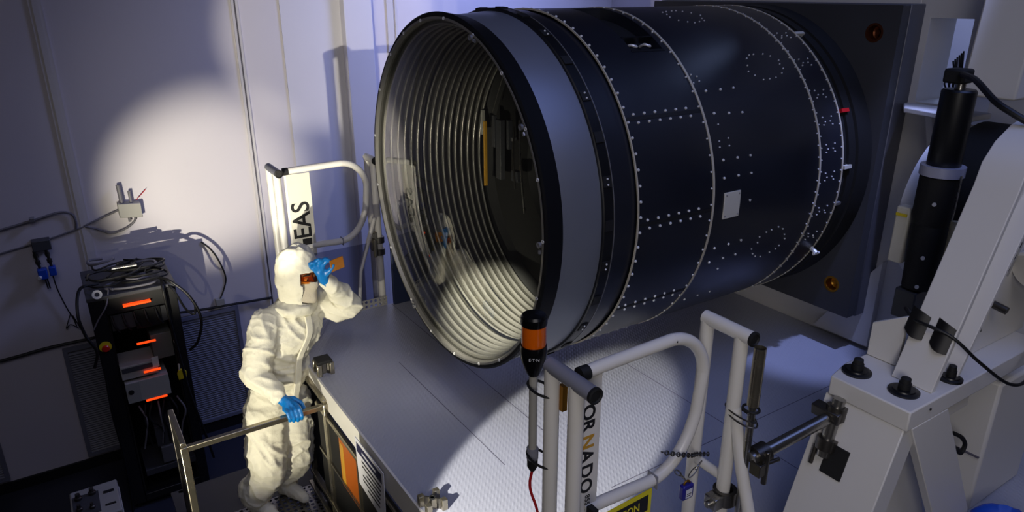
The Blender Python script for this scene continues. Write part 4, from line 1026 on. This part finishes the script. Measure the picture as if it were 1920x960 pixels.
# cables lying in a heap on top, each its own
for i in range(16):
    cx, cy = random.uniform(0.12, 0.5), random.uniform(6.2, 6.62); pts = []
    a0 = random.uniform(0, 6.28); n = random.randint(5, 7); rr_ = random.uniform(0.06, 0.14)
    for j in range(n):
        a = a0 + j * 1.15
        pts.append(V(min(.62, max(.03, cx + rr_ * 1.5 * math.cos(a))), min(6.74, max(6.14, cy + rr_ * math.sin(a))), RZ + 0.022 + 0.0075 * i + random.uniform(0, .02)))
    solo(MB().tube(spline(pts, 6), random.choice((0.008, 0.010, 0.012)), 8), 'cable', M_CABLE if i % 5 else M_CABLEG,
         'dark cable in the tangled heap on top of the black rack', 'cable', 'cables heaped on the rack')
solo(MB().tube([V(0.22, 6.28, RZ + 0.16), V(0.40, 6.26, RZ + 0.165)], 0.014, 12), 'rod', M_STEEL, 'bare metal rod lying on the cable heap on the rack', 'rod')
tp = MB().lathe([(0, 0.018), (0, 0.036), (0.014, 0.036), (0.014, 0.018)], (0.075, RY0 - 0.012, RZ - 0.012 + 0.05), (0.1, -1, 0.25), 24, True)
solo(tp, 'tape_roll', M_BOLT, 'white ring-shaped tape roll at the front left of the rack top', 'tape roll')
solo(MB().tube(spline([V(0.10, 6.3, RZ + 0.05), V(-0.03, 6.22, RZ + 0.06), V(-0.08, 6.08, 1.93), V(-0.06, 6.05, 1.75), V(-0.01, 6.04, 1.60), V(-0.05, 6.05, 1.46)], 8), 0.012, 8), 'cable', M_CABLE, 'thick black cable looping down the left front edge of the rack', 'cable')
solo(MB().tube(spline([V(0.16, 6.14, RZ + 0.04), V(0.12, 6.06, 1.96), V(0.05, 6.06, 1.86), V(0.0, 6.06, 1.78)], 8), 0.006, 8), 'cable', M_CABLEG, 'thin grey cable crossing the rack front at upper left', 'cable')
solo(MB().tube(spline([V(0.52, 6.2, RZ + 0.05), V(0.60, 6.05, RZ + 0.05), V(0.72, 6.0, 1.92), V(0.78, 6.0, 1.70), V(0.73, 6.02, 1.50), V(0.66, 6.05, 1.42)], 8), 0.012, 8), 'cable', M_CABLE, 'thick black cable looping out from the right side of the rack', 'cable')
solo(MB().tube(spline([V(0.55, 6.16, RZ + 0.04), V(0.54, 6.04, RZ - 0.02), V(0.55, 6.05, 1.7), V(0.57, 6.05, 1.4), V(0.60, 6.05, 1.0), V(0.66, 6.05, 0.6), V(0.70, 6.06, 0.3)], 8), 0.011, 8), 'cable', M_CABLE, 'black cable hanging straight down the right front of the rack', 'cable')
solo(MB().tube(spline([V(0.56, 6.16, RZ + 0.045), V(0.62, 6.05, RZ - 0.05), V(0.68, 6.05, 1.80), V(0.74, 6.04, 1.74), V(0.76, 6.04, 1.84)], 8), 0.009, 8), 'cable', M_CABLE, 'short black cable loop beside the upper right of the rack', 'cable')
solo(MB().tube(spline([V(0.015, 6.092, 1.42), V(0.0, 6.085, 1.0), V(0.012, 6.09, 0.6), V(0.0, 6.08, 0.2), V(-0.02, 6.04, 0.012), V(-0.10, 5.98, 0.012)], 8), 0.010, 8), 'cable', M_CABLE, 'black cable hanging down the lower left edge of the rack', 'cable')
# grey instrument cart in the foreground corner
ct = thing('instrument_cart', 'pale grey instrument cart with dark valves on top at the lower left', 'instrument', (-0.22, 5.25, 0.0))
part(MB().box((-0.385, 5.04, 0.03), (-0.07, 5.45, 0.79)), 'cart_body', M_GREYP, ct, bev=0.012)
part(MB().box((-0.39, 5.035, 0.70), (-0.065, 5.455, 0.715)), 'rim', M_PLATEW, ct, bev=0.004)
part(MB().box((-0.37, 5.10, 0.79), (-0.20, 5.36, 0.797)), 'valve_tray', M_GREYD, ct)
for x, y, r_ in ((-0.33, 5.32, 0.026), (-0.24, 5.34, 0.026), (-0.33, 5.18, 0.022), (-0.25, 5.16, 0.018)):
    part(MB().lathe([(0.797, 0.0), (0.797, r_), (0.815, r_), (0.82, r_ * 0.6), (0.845, r_ * 0.6), (0.845, 0)], (x, y, 0), (0, 0, 1), 18), 'valve', M_STEELD, ct)
part(MB().box((-0.17, 5.30, 0.79), (-0.10, 5.33, 0.794)).box((-0.17, 5.14, 0.79), (-0.10, 5.16, 0.794)), 'handle_slot', M_BLACKM, ct)
part(MB().box((-0.36, 5.03, 0.30), (-0.10, 5.04, 0.60)), 'door', M_GREYP, ct, bev=0.004)
part(MB().lathe([(0.45, 0), (0.45, 0.03), (0.62, 0.03), (0.62, 0)], (-0.02, 5.12, 0), (0, 0, 1), 16), 'side_bottle', M_PLATEW, ct)
for x, y in ((-0.36, 5.07), (-0.09, 5.07), (-0.36, 5.42), (-0.09, 5.42)):
    part(MB().ball((x, y, 0.02), 0.02), 'foot', M_BLACKM, ct)

# ================================================================== THINGS ON THE WALL
jb = thing('junction_box', 'grey junction box with two stub antennas in the bright patch on the wall', 'box', (0.47, 6.93, 2.41))
part(MB().prism([(0.385, 2.42), (0.565, 2.40), (0.565, 2.53), (0.385, 2.545)], 'y', 6.90, 6.999), 'box_body', M_GREYP, jb, bev=0.005)
part(MB().cyl((0.425, 6.95, 2.53), (0.420, 6.95, 2.705), 0.019, 12), 'antenna', M_CABLEG, jb)
part(MB().cyl((0.497, 6.95, 2.53), (0.497, 6.95, 2.64), 0.014, 12), 'antenna', M_CABLEG, jb)
part(MB().cyl((0.46, 6.96, 2.40), (0.46, 6.96, 2.36), 0.012, 10), 'gland', M_CABLEG, jb)
part(MB().tube([V(0.54, 6.95, 2.55), V(0.63, 6.97, 2.63)], 0.003, 6), 'wire', M_REDB, jb)
solo(MB().cyl((0.10, 6.98, 2.375), (0.39, 6.975, 2.475), 0.008, 8), 'conduit', M_CABLEG, 'straight grey conduit rising to the junction box on the wall', 'conduit')
solo(MB().tube(spline([V(0.11, 6.98, 2.37), V(0.20, 6.975, 2.33), V(0.30, 6.975, 2.275), V(0.42, 6.975, 2.30), V(0.50, 6.97, 2.36), V(0.50, 6.96, 2.42)], 6), 0.009, 8), 'cable', M_CABLEG, 'grey cable sagging under the junction box on the wall', 'cable')
solo(MB().tube(spline([V(-0.8, 6.98, 2.39), V(-0.49, 6.98, 2.445), V(-0.24, 6.98, 2.49), V(-0.06, 6.98, 2.525), V(0.03, 6.975, 2.50), V(0.05, 6.97, 2.43), V(0.04, 6.98, 2.36)], 6), 0.010, 8), 'cable', M_CABLEG, 'grey cable arching over the wall batten at the left edge', 'cable')
solo(MB().tube(spline([V(-0.8, 6.985, 2.19), V(-0.5, 6.985, 2.25), V(-0.2, 6.985, 2.30), V(0.1, 6.98, 2.37)], 6), 0.007, 8), 'cable', M_CABLEG, 'thin grey cable along the wall above the blue valve', 'cable')
solo(MB().box((-0.275, 6.93, 2.485), (-0.235, 6.985, 2.52)), 'cable_clip', M_BOLTD, 'small cable clip on the arching wall cable at the left', 'clip', bev=0.004)
bv = thing('blue_valve', 'blue valve block hanging by fittings from a grey plate on the wall', 'valve', (-0.25, 6.92, 2.0))
part(MB().box((-0.30, 6.90, 2.235), (-0.165, 6.999, 2.325)), 'wall_plate', M_GREYD, bv, bev=0.006)
for x in (-0.295, -0.21):
    mb = MB().lathe([(0, 0.0), (0, 0.013), (0.03, 0.013), (0.03, 0.019), (0.06, 0.019), (0.06, 0.012), (0.09, 0.012), (0.09, 0.020), (0.12, 0.020), (0.12, 0.011), (0.17, 0.011), (0.17, 0)], (x, 6.94, 2.235), (0.08, 0, -1), 12)
    part(mb, 'fitting', M_STEELD, bv)
part(MB().box((-0.305, 6.89, 1.985), (-0.235, 6.97, 2.075)).box((-0.222, 6.90, 2.0), (-0.17, 6.97, 2.08)), 'valve_body', M_BLUE, bv, bev=0.008, label='bright blue valve body')
part(MB().lathe([(0, 0), (0, 0.017), (0.02, 0.014), (0.02, 0)], (-0.295, 6.89, 2.01), (-0.3, -1, 0), 14), 'port', M_BOLT, bv)
for x in (-0.265, -0.25):
    part(MB().cyl((x, 6.94, 1.99), (x + 0.006, 6.95, 1.88), 0.006, 8), 'pin', M_STEELD, bv)
part(MB().tube(spline([V(-0.205, 6.95, 2.0), V(-0.195, 6.96, 1.85), V(-0.16, 6.97, 1.66), V(-0.13, 6.975, 1.55), V(-0.12, 6.98, 1.47)], 6), 0.005, 8), 'hose', M_CABLE, bv)
part(MB().tube(spline([V(-0.145, 6.97, 1.60), V(-0.20, 6.975, 1.47), V(-0.16, 6.975, 1.50), V(-0.10, 6.975, 1.45), V(-0.13, 6.975, 1.58)], 6), 0.004, 6), 'hose', M_CABLE, bv)
solo(MB().tube(spline([V(-1.4, 6.98, 1.28), V(-0.72, 6.975, 1.30), V(-0.37, 6.975, 1.325), V(-0.05, 6.975, 1.325), V(0.0, 6.97, 1.33)], 6), 0.014, 8), 'cable', M_CABLE, 'black cable along the wall left of the equipment rack', 'cable')
solo(MB().tube(spline([V(0.63, 6.975, 1.40), V(0.9, 6.97, 1.375), V(1.2, 6.97, 1.36), V(1.6, 6.97, 1.34)], 6), 0.013, 8), 'cable', M_CABLE, 'black cable along the wall right of the equipment rack', 'cable')
solo(MB().tube(spline([V(1.02, 6.992, 2.05), V(1.10, 6.992, 1.95), V(1.16, 6.992, 1.80), V(1.19, 6.992, 1.64), V(1.15, 6.985, 1.52), V(1.10, 6.96, 1.44)], 6), 0.007, 8), 'cable', M_CABLE, 'thin dark cable hanging in a loop on the wall right of the rack', 'cable')
solo(MB().box((1.06, 6.95, 1.38), (1.14, 6.999, 1.45)), 'outlet', M_GREYP, 'small wall outlet above the right-hand grille', 'outlet', bev=0.004)
for i, (a, b) in enumerate(((0.95, 0.10), (1.05, 0.14), (1.1, 0.09))):
    solo(MB().tube(spline([V(0.85, 5.9 + .1 * i, 0.03), V(a, 5.8, b), V(1.2, 6.0 + .05 * i, 0.10), V(1.5, 6.1, 0.03)], 6), 0.02, 8), 'hose', mat('hose_orange', '7A3A10', 0.5), 'orange hose on the floor behind the person in white', 'hose', 'hoses on the floor')

# ================================================================== PERSON
def folds(o, amp=1.0):
    """cloth folds: creased ridges running across the limbs plus loose bulges"""
    me = o.data
    nrm = [v.normal.copy() for v in me.vertices]
    for v, n in zip(me.vertices, nrm):
        p = v.co
        w = V(noise.noise(p * 4.0), noise.noise(p * 4.0 + V(31, 7, 3)), noise.noise(p * 4.0 + V(5, 43, 17))) * 0.10
        q = V(p.x * 5.0 + w.x * 14, p.y * 5.0 + w.y * 14, p.z * 6.0 + w.z * 14 + p.x * 4.0)
        r1 = (1 - abs(noise.noise(q))) ** 7
        r2 = (1 - abs(noise.noise(V(p.x * 17 + 5 + w.x * 20, p.y * 17, p.z * 24 + p.x * 9)))) ** 6
        v.co = p + n * (amp * (0.014 * r1 + 0.006 * r2 + 0.016 * noise.noise(p * 6.0) - 0.007))
    me.update()
PB = V(0.74, 3.60, CF)
pe = thing('person', 'person in white hooded coverall and blue gloves, holding an amber filter to the eye', 'person', PB)
FA = R(-70); Fd = V(math.cos(FA), math.sin(FA), 0); Rd = V(Fd.y, -Fd.x, 0)      # facing direction, own right-hand side
HA = R(-58); Fh = V(math.cos(HA), math.sin(HA), -0.12).normalized(); Rh = V(Fh.y, -Fh.x, 0).normalized(); Uh = Rh.cross(Fh).normalized()
shR, shL = V(0.765, 3.52, 2.665), V(1.085, 3.62, 2.685)
elR, wrR = V(0.672, 3.46, 2.425), V(0.735, 3.345, 2.325)
elL, wrL = V(1.222, 3.50, 2.685), V(1.072, 3.425, 2.872)
hpR, knR, anR = V(0.715, 3.60, 2.12), V(0.675, 3.535, 1.81), V(0.60, 3.585, 1.555)
hpL, knL, anL = V(0.865, 3.64, 2.12), V(0.855, 3.585, 1.82), V(0.785, 3.655, 1.555)
pelvis, waist, chest, neck = V(0.79, 3.625, 2.16), V(0.83, 3.61, 2.38), V(0.90, 3.58, 2.58), V(0.935, 3.55, 2.745)
HC = V(0.952, 3.52, 2.905)                                                    # head centre
tor = Matrix((Rd, Fd, V(0, 0, 1))).transposed()
hd = Matrix((Rh, Fh, Uh)).transposed()
def on_head(r, f, u): return HC + Rh * r + Fh * f + Uh * u
# body: one continuous skin
b = MB()
b.ball(pelvis, (0.13, 0.095, 0.11), tor); b.ball(waist, (0.115, 0.085, 0.14), tor); b.ball(chest, (0.15, 0.10, 0.16), tor)
b.chain([(pelvis, 0.09), (waist, 0.085), (chest, 0.09), (neck, 0.052), (HC - Uh * 0.06, 0.05)])
b.chain([(chest + V(0, 0, 0.06), 0.06), (shR, 0.05), (elR, 0.036), (wrR, 0.024)], 0.4)
b.chain([(chest + V(0, 0, 0.06), 0.06), (shL, 0.05), (elL, 0.036), (wrL, 0.024)], 0.4)
for h, k, a in ((hpR, knR, anR), (hpL, knL, anL)):
    b.chain([(pelvis, 0.08), (h, 0.08), (k, 0.052), (a, 0.034), (a + Fd * 0.10 + V(0, 0, -0.03), 0.024)], 0.4)
b.ball(HC + Uh * 0.015, (0.072, 0.092, 0.10), hd, 20, 14); b.ball(on_head(0, 0.03, -0.055), (0.052, 0.058, 0.05), hd)
b.ball(on_head(0, 0.055, -0.088), (0.024, 0.022, 0.018), hd)
b.chain([(on_head(0, 0.085, 0.015), 0.010), (on_head(0, 0.103, -0.022), 0.014)], 0.3)
for s in (-1, 1):
    b.ball(on_head(s * 0.03, 0.082, 0.028), (0.024, 0.012, 0.007), hd); b.ball(on_head(s * 0.040, 0.070, -0.022), (0.020, 0.018, 0.016), hd)
    b.ball(on_head(s * 0.076, -0.005, -0.005), (0.010, 0.022, 0.032), hd)
b.chain([(on_head(-0.022, 0.088, -0.052), 0.009), (on_head(0.022, 0.088, -0.052), 0.009)], 0.3)
body = sculpt(b, 'body', M_SKIN, pe, 0.0085, 4)
for s in (-1, 1):
    e = part(MB().ball(on_head(s * 0.031, 0.0835, 0.006), (0.0135, 0.010, 0.009), hd), 'eye', M_EYE, pe)
    part(MB().ball(on_head(s * 0.031 , 0.0915, 0.005), (0.006, 0.003, 0.006), hd), 'iris', M_IRIS, e)
    part(MB().chain([(on_head(s * 0.016, 0.0935, 0.030), 0.004), (on_head(s * 0.032, 0.0945, 0.034), 0.0045), (on_head(s * 0.050, 0.083, 0.029), 0.003)], 0.4), 'eyebrow', M_HAIR, pe)
# coverall: loose, one continuous fabric surface with soft folds
c = MB()
c.ball(pelvis, (0.172, 0.135, 0.15), tor, 24, 16); c.ball(waist + V(0, 0, -0.02), (0.168, 0.130, 0.17), tor, 24, 16); c.ball(waist + V(0.01, -0.01, 0.10), (0.178, 0.132, 0.16), tor, 24, 16)
c.ball(chest, (0.185, 0.130, 0.175), tor, 24, 16); c.ball(chest + V(0.005, 0, 0.09), (0.155, 0.105, 0.09), tor, 24, 16)
c.chain([(chest + V(0.01, 0, 0.08), 0.10), (neck, 0.085)], 0.3)
c.chain([(chest + V(-0.03, 0, 0.05), 0.10), (shR + Rd * 0.0, 0.088), (shR.lerp(elR, .5) + Rd * 0.012, 0.082), (elR + Rd * 0.01, 0.074), (elR.lerp(wrR, .5) + V(0, 0, -.005), 0.062), (wrR, 0.040)], 0.3)
c.chain([(chest + V(0.03, 0.02, 0.05), 0.10), (shL, 0.086), (shL.lerp(elL, .55) + V(0, 0, -.03), 0.080), (elL + V(0, 0, -.012), 0.066), (elL.lerp(wrL, .45), 0.056), (wrL, 0.038)], 0.3)
for h, k, a, r_ in ((hpR, knR, anR, 1.0), (hpL, knL, anL, 0.95)):
    c.chain([(pelvis, 0.125), (h, 0.122 * r_), (h.lerp(k, .5), 0.116 * r_), (k, 0.104 * r_), (k.lerp(a, .45), 0.100 * r_), (a + V(0, 0, 0.085), 0.094 * r_)], 0.3)
suit = sculpt(c, 'coverall', M_SUIT, pe, 0.0075, 8); folds(suit)
# boot covers: baggy white overshoes
for a in (anR, anL):
    q = MB(); q.chain([(a + V(0, 0, 0.10), 0.088), (a + V(0, 0, 0.04), 0.078), (a + V(0, 0, -0.005), 0.062)], 0.3)
    q.chain([(a + V(0, 0, -0.006) - Fd * 0.02, 0.046), (a + Fd * 0.09 + V(0, 0, -0.012), 0.044), (a + Fd * 0.165 + V(0, 0, -0.02), 0.036)], 0.3)
    for p in q.v:
        if p.z < CF + 0.002: p.z = CF + 0.002
    folds(sculpt(q, 'overshoe', M_SUIT, pe, 0.008, 4), 0.6)
# collar flap, zip placket, hood
zp = [chest + Fd * 0.105 + V(0.03, 0, 0.10), chest + Fd * 0.132 + V(0.012, 0, 0.0), waist + Fd * 0.140 + V(0.02, 0, 0.06), waist + Fd * 0.138 + V(0.0, 0, -0.06), pelvis + Fd * 0.142 + V(0.0, 0, -0.02)]
zq = spline(zp, 6); mb = MB(); vs = []; rgt = Rd
for p in zq: vs += [p + rgt * 0.019, p + rgt * 0.019 + Fd * 0.012, p - rgt * 0.019 + Fd * 0.012, p - rgt * 0.019]
fs = []
for i in range(len(zq) - 1):
    for j in range(4): fs.append((4 * i + j, 4 * i + (j + 1) % 4, 4 * i + 4 + (j + 1) % 4, 4 * i + 4 + j))
fs += [(0, 1, 2, 3), tuple(range(4 * len(zq) - 4, 4 * len(zq)))[::-1]]
mb.add(vs, fs); part(mb, 'zip_placket', M_SUIT, pe, bev=0.003)
# hood with an open face window
def hood_pt(a, e, k=1.0):
    """a: angle round the head from the face, e: elevation"""
    ca, sa, ce, se = math.cos(R(a)), math.sin(R(a)), math.cos(R(e)), math.sin(R(e))
    rx, ry, rz = 0.106 * k, 0.118 * k, (0.172 if e > 0 else 0.185) * k
    w = 1.0 + 0.035 * math.sin(3 * R(a) + 1.0) * ce + 0.03 * math.sin(5 * R(e) + 2 * R(a))
    if e > 50: w *= 1.0 - 0.10 * ((e - 50) / 40) ** 2
    if e < -30: w *= 1.0 + (-30 - e) / 50 * 0.30
    p = HC + (Rh * (rx * sa * ce) + Fh * (ry * ca * ce) + Uh * (rz * se)) * w
    return p
mb = MB(); na, ne = 48, 30; outer = []; idx = {}
es = [-78 + i * (168 - 0.5) / ne for i in range(ne + 1)]
vs = []; fs = []
for layer, kk in ((0, 1.0), (1, 0.93)):
    for i, e in enumerate(es):
        for k in range(na):
            idx[(layer, i, k)] = len(vs); vs.append(hood_pt(360.0 * k / na, e, kk))
def window(i, k):
    a = 360.0 * k / na; a = a if a <= 180 else a - 360
    return abs(a) <= (47 if es[i] > -10 else 40) and -50 <= es[i] <= 20
for i in range(ne):
    for k in range(na):
        l = (k + 1) % na
        cells = [(i, k), (i, l), (i + 1, l), (i + 1, k)]
        if all(window(*q) for q in cells): continue
        fs.append(tuple(idx[(0,) + q] for q in cells)); fs.append(tuple(idx[(1,) + q] for q in reversed(cells)))
        for (p, q), (ni, nk) in (((cells[0], cells[1]), (i - 1, k)), ((cells[1], cells[2]), (i, l)), ((cells[2], cells[3]), (i + 1, k)), ((cells[3], cells[0]), (i, k - 1))):
            if 0 <= ni < ne:
                nk %= na; nb = [(ni, nk), (ni, (nk + 1) % na), (ni + 1, (nk + 1) % na), (ni + 1, nk)]
                if all(window(*z) for z in nb): fs.append((idx[(0,) + q], idx[(0,) + p], idx[(1,) + p], idx[(1,) + q]))
mb.add(vs, fs)
hood = part(mb, 'hood', M_SUIT, pe, ang=70)
tx = bpy.data.textures.new('hood_folds', 'CLOUDS'); tx.noise_scale = 0.05; tx.noise_depth = 2
ss = hood.modifiers.new('s', 'SUBSURF'); ss.levels = 1; ss.render_levels = 1
dd = hood.modifiers.new('d', 'DISPLACE'); dd.texture = tx; dd.strength = 0.018; dd.texture_coords = 'LOCAL'
# hem of the hood lying on the shoulders
q = MB(); q.ball(neck + V(-0.005, -0.01, -0.02), (0.125, 0.105, 0.055), tor, 24, 12)
folds(sculpt(q, 'hood_hem', M_SUIT, pe, 0.008, 4), 0.8)
# mask over nose and mouth
mb = MB(); vs = []; fs = []; nu, nv = 14, 12
for layer, off in ((0, 0.0), (1, -0.004)):
    for j in range(nv + 1):
        for i in range(nu + 1):
            u = i / nu * 2 - 1; v = j / nv
            wdt = 0.072 - 0.014 * v
            f = 0.108 - 0.055 * abs(u) ** 2.2 + 0.020 * math.exp(-((u * 2.4) ** 2)) * (1 - v * 0.6) + 0.006 * math.sin(v * PI * 3) * (1 - abs(u))
            vs.append(on_head(u * wdt, f + off, -0.008 - 0.125 * v + 0.010 * abs(u)))
    m = (nu + 1) * (nv + 1)
W_ = nu + 1
for j in range(nv):
    for i in range(nu):
        a = j * W_ + i; fs += [(a, a + 1, a + W_ + 1, a + W_), (m + a, m + a + W_, m + a + W_ + 1, m + a + 1)]
for j in range(nv):
    for i in (0, nu): a = j * W_ + i; fs.append((a, a + W_, m + a + W_, m + a))
for i in range(nu):
    for j in (0, nv): a = j * W_ + i; fs.append((a, a + 1, m + a + 1, m + a))
mb.add(vs, fs); part(mb, 'face_mask', M_MASK, pe, ang=70)
# safety glasses, amber tinted
mb = MB(); vs = []; fs = []
for layer, off in ((0, 0), (1, -0.003)):
    for j in range(5):
        for i in range(13):
            u = i / 12 * 2 - 1; v = j / 4
            vs.append(on_head(u * 0.072, 0.116 + off - 0.045 * u * u, 0.028 - 0.040 * v + (0.008 * (1 - abs(u) * 3) * (v if abs(u) < .33 else 0))))
for j in range(4):
    for i in range(12):
        a = j * 13 + i; fs += [(a, a + 1, a + 14, a + 13), (65 + a, 65 + a + 13, 65 + a + 14, 65 + a + 1)]
mb.add(vs, fs)
part(mb, 'safety_glasses', M_AMBER, pe, ang=60, label='amber safety glasses')

# gloves: palm, four fingers of different length, thumb
def glove(name, wrist, palm_c, knuckles, fingers, thumb, cuff_dir):
    g = MB()
    g.chain([(wrist + cuff_dir * 0.05, 0.037), (wrist, 0.031), (palm_c, 0.027)], 0.3)
    for kn in knuckles: g.chain([(wrist, 0.024), (palm_c.lerp(kn, 0.4), 0.020), (kn, 0.0125)], 0.25)
    for kn, f in zip(knuckles, fingers): g.chain([(kn, 0.0120)] + [(p, r_) for p, r_ in zip(f, (0.0105, 0.0095, 0.0085))], 0.25)
    g.chain([(wrist.lerp(palm_c, .35), 0.020)] + [(p, r_) for p, r_ in zip(thumb, (0.0150, 0.0125, 0.0105))], 0.25)
    return sculpt(g, name, M_GLOVE, pe, 0.0042, 2, wr=((0.02, 0.003),))
# right hand closes over the rail (rail axis X at Y 3.25, Z 2.25)
kn = [V(0.805, 3.272, 2.290), V(0.784, 3.268, 2.294), V(0.763, 3.268, 2.292), V(0.743, 3.272, 2.286)]
fg = []
for i, (k_, ln) in enumerate(zip(kn, (1.0, 1.08, 1.02, 0.85))):
    fg.append([V(k_.x + 0.005, 3.240, 2.283), V(k_.x + 0.009, 3.224, 2.283 - 0.034 * ln), V(k_.x + 0.009, 3.234, 2.283 - 0.056 * ln)])
th = [V(0.805, 3.318, 2.305), V(0.834, 3.290, 2.283), V(0.842, 3.276, 2.250)]
glove('right_glove', V(0.742, 3.335, 2.322), V(0.768, 3.300, 2.306), kn, fg, th, (elR - wrR).normalized())
# left hand raised beside the eye, pinching the amber filter
wl = V(1.058, 3.42, 2.889); pc = V(1.038, 3.405, 2.939)
kn = [V(1.050, 3.388, 2.979), V(1.030, 3.392, 2.987), V(1.010, 3.398, 2.986), V(0.992, 3.404, 2.978)]
fg = [[V(1.070, 3.372, 3.004), V(1.084, 3.372, 2.999), V(1.092, 3.380, 2.989)],
      [V(1.040, 3.368, 3.012), V(1.058, 3.366, 3.018), V(1.072, 3.370, 3.012)],
      [V(1.008, 3.372, 3.012), V(1.022, 3.360, 3.022), V(1.036, 3.362, 3.018)],
      [V(0.984, 3.382, 3.000), V(0.990, 3.370, 3.008), V(1.000, 3.366, 3.006)]]
th = [V(1.070, 3.385, 2.934), V(1.086, 3.372, 2.954), V(1.096, 3.370, 2.972)]
glove('left_glove', wl, pc, kn, fg, th, (elL - wrL).normalized())
# amber filter block in the left hand
fl = thing('amber_filter', 'flat amber filter plate held up in the blue left glove', 'filter', (1.14, 3.385, 2.91))
fM = Matrix.Translation(V(1.118, 3.372, 2.974)) @ Matrix.Rotation(R(12), 4, 'Z') @ Matrix.Rotation(R(-6), 4, 'Y')
part(MB().box((-0.038, -0.003, -0.032), (0.040, 0.003, 0.032), fM), 'filter_glass', M_FILTER, fl, bev=0.001)
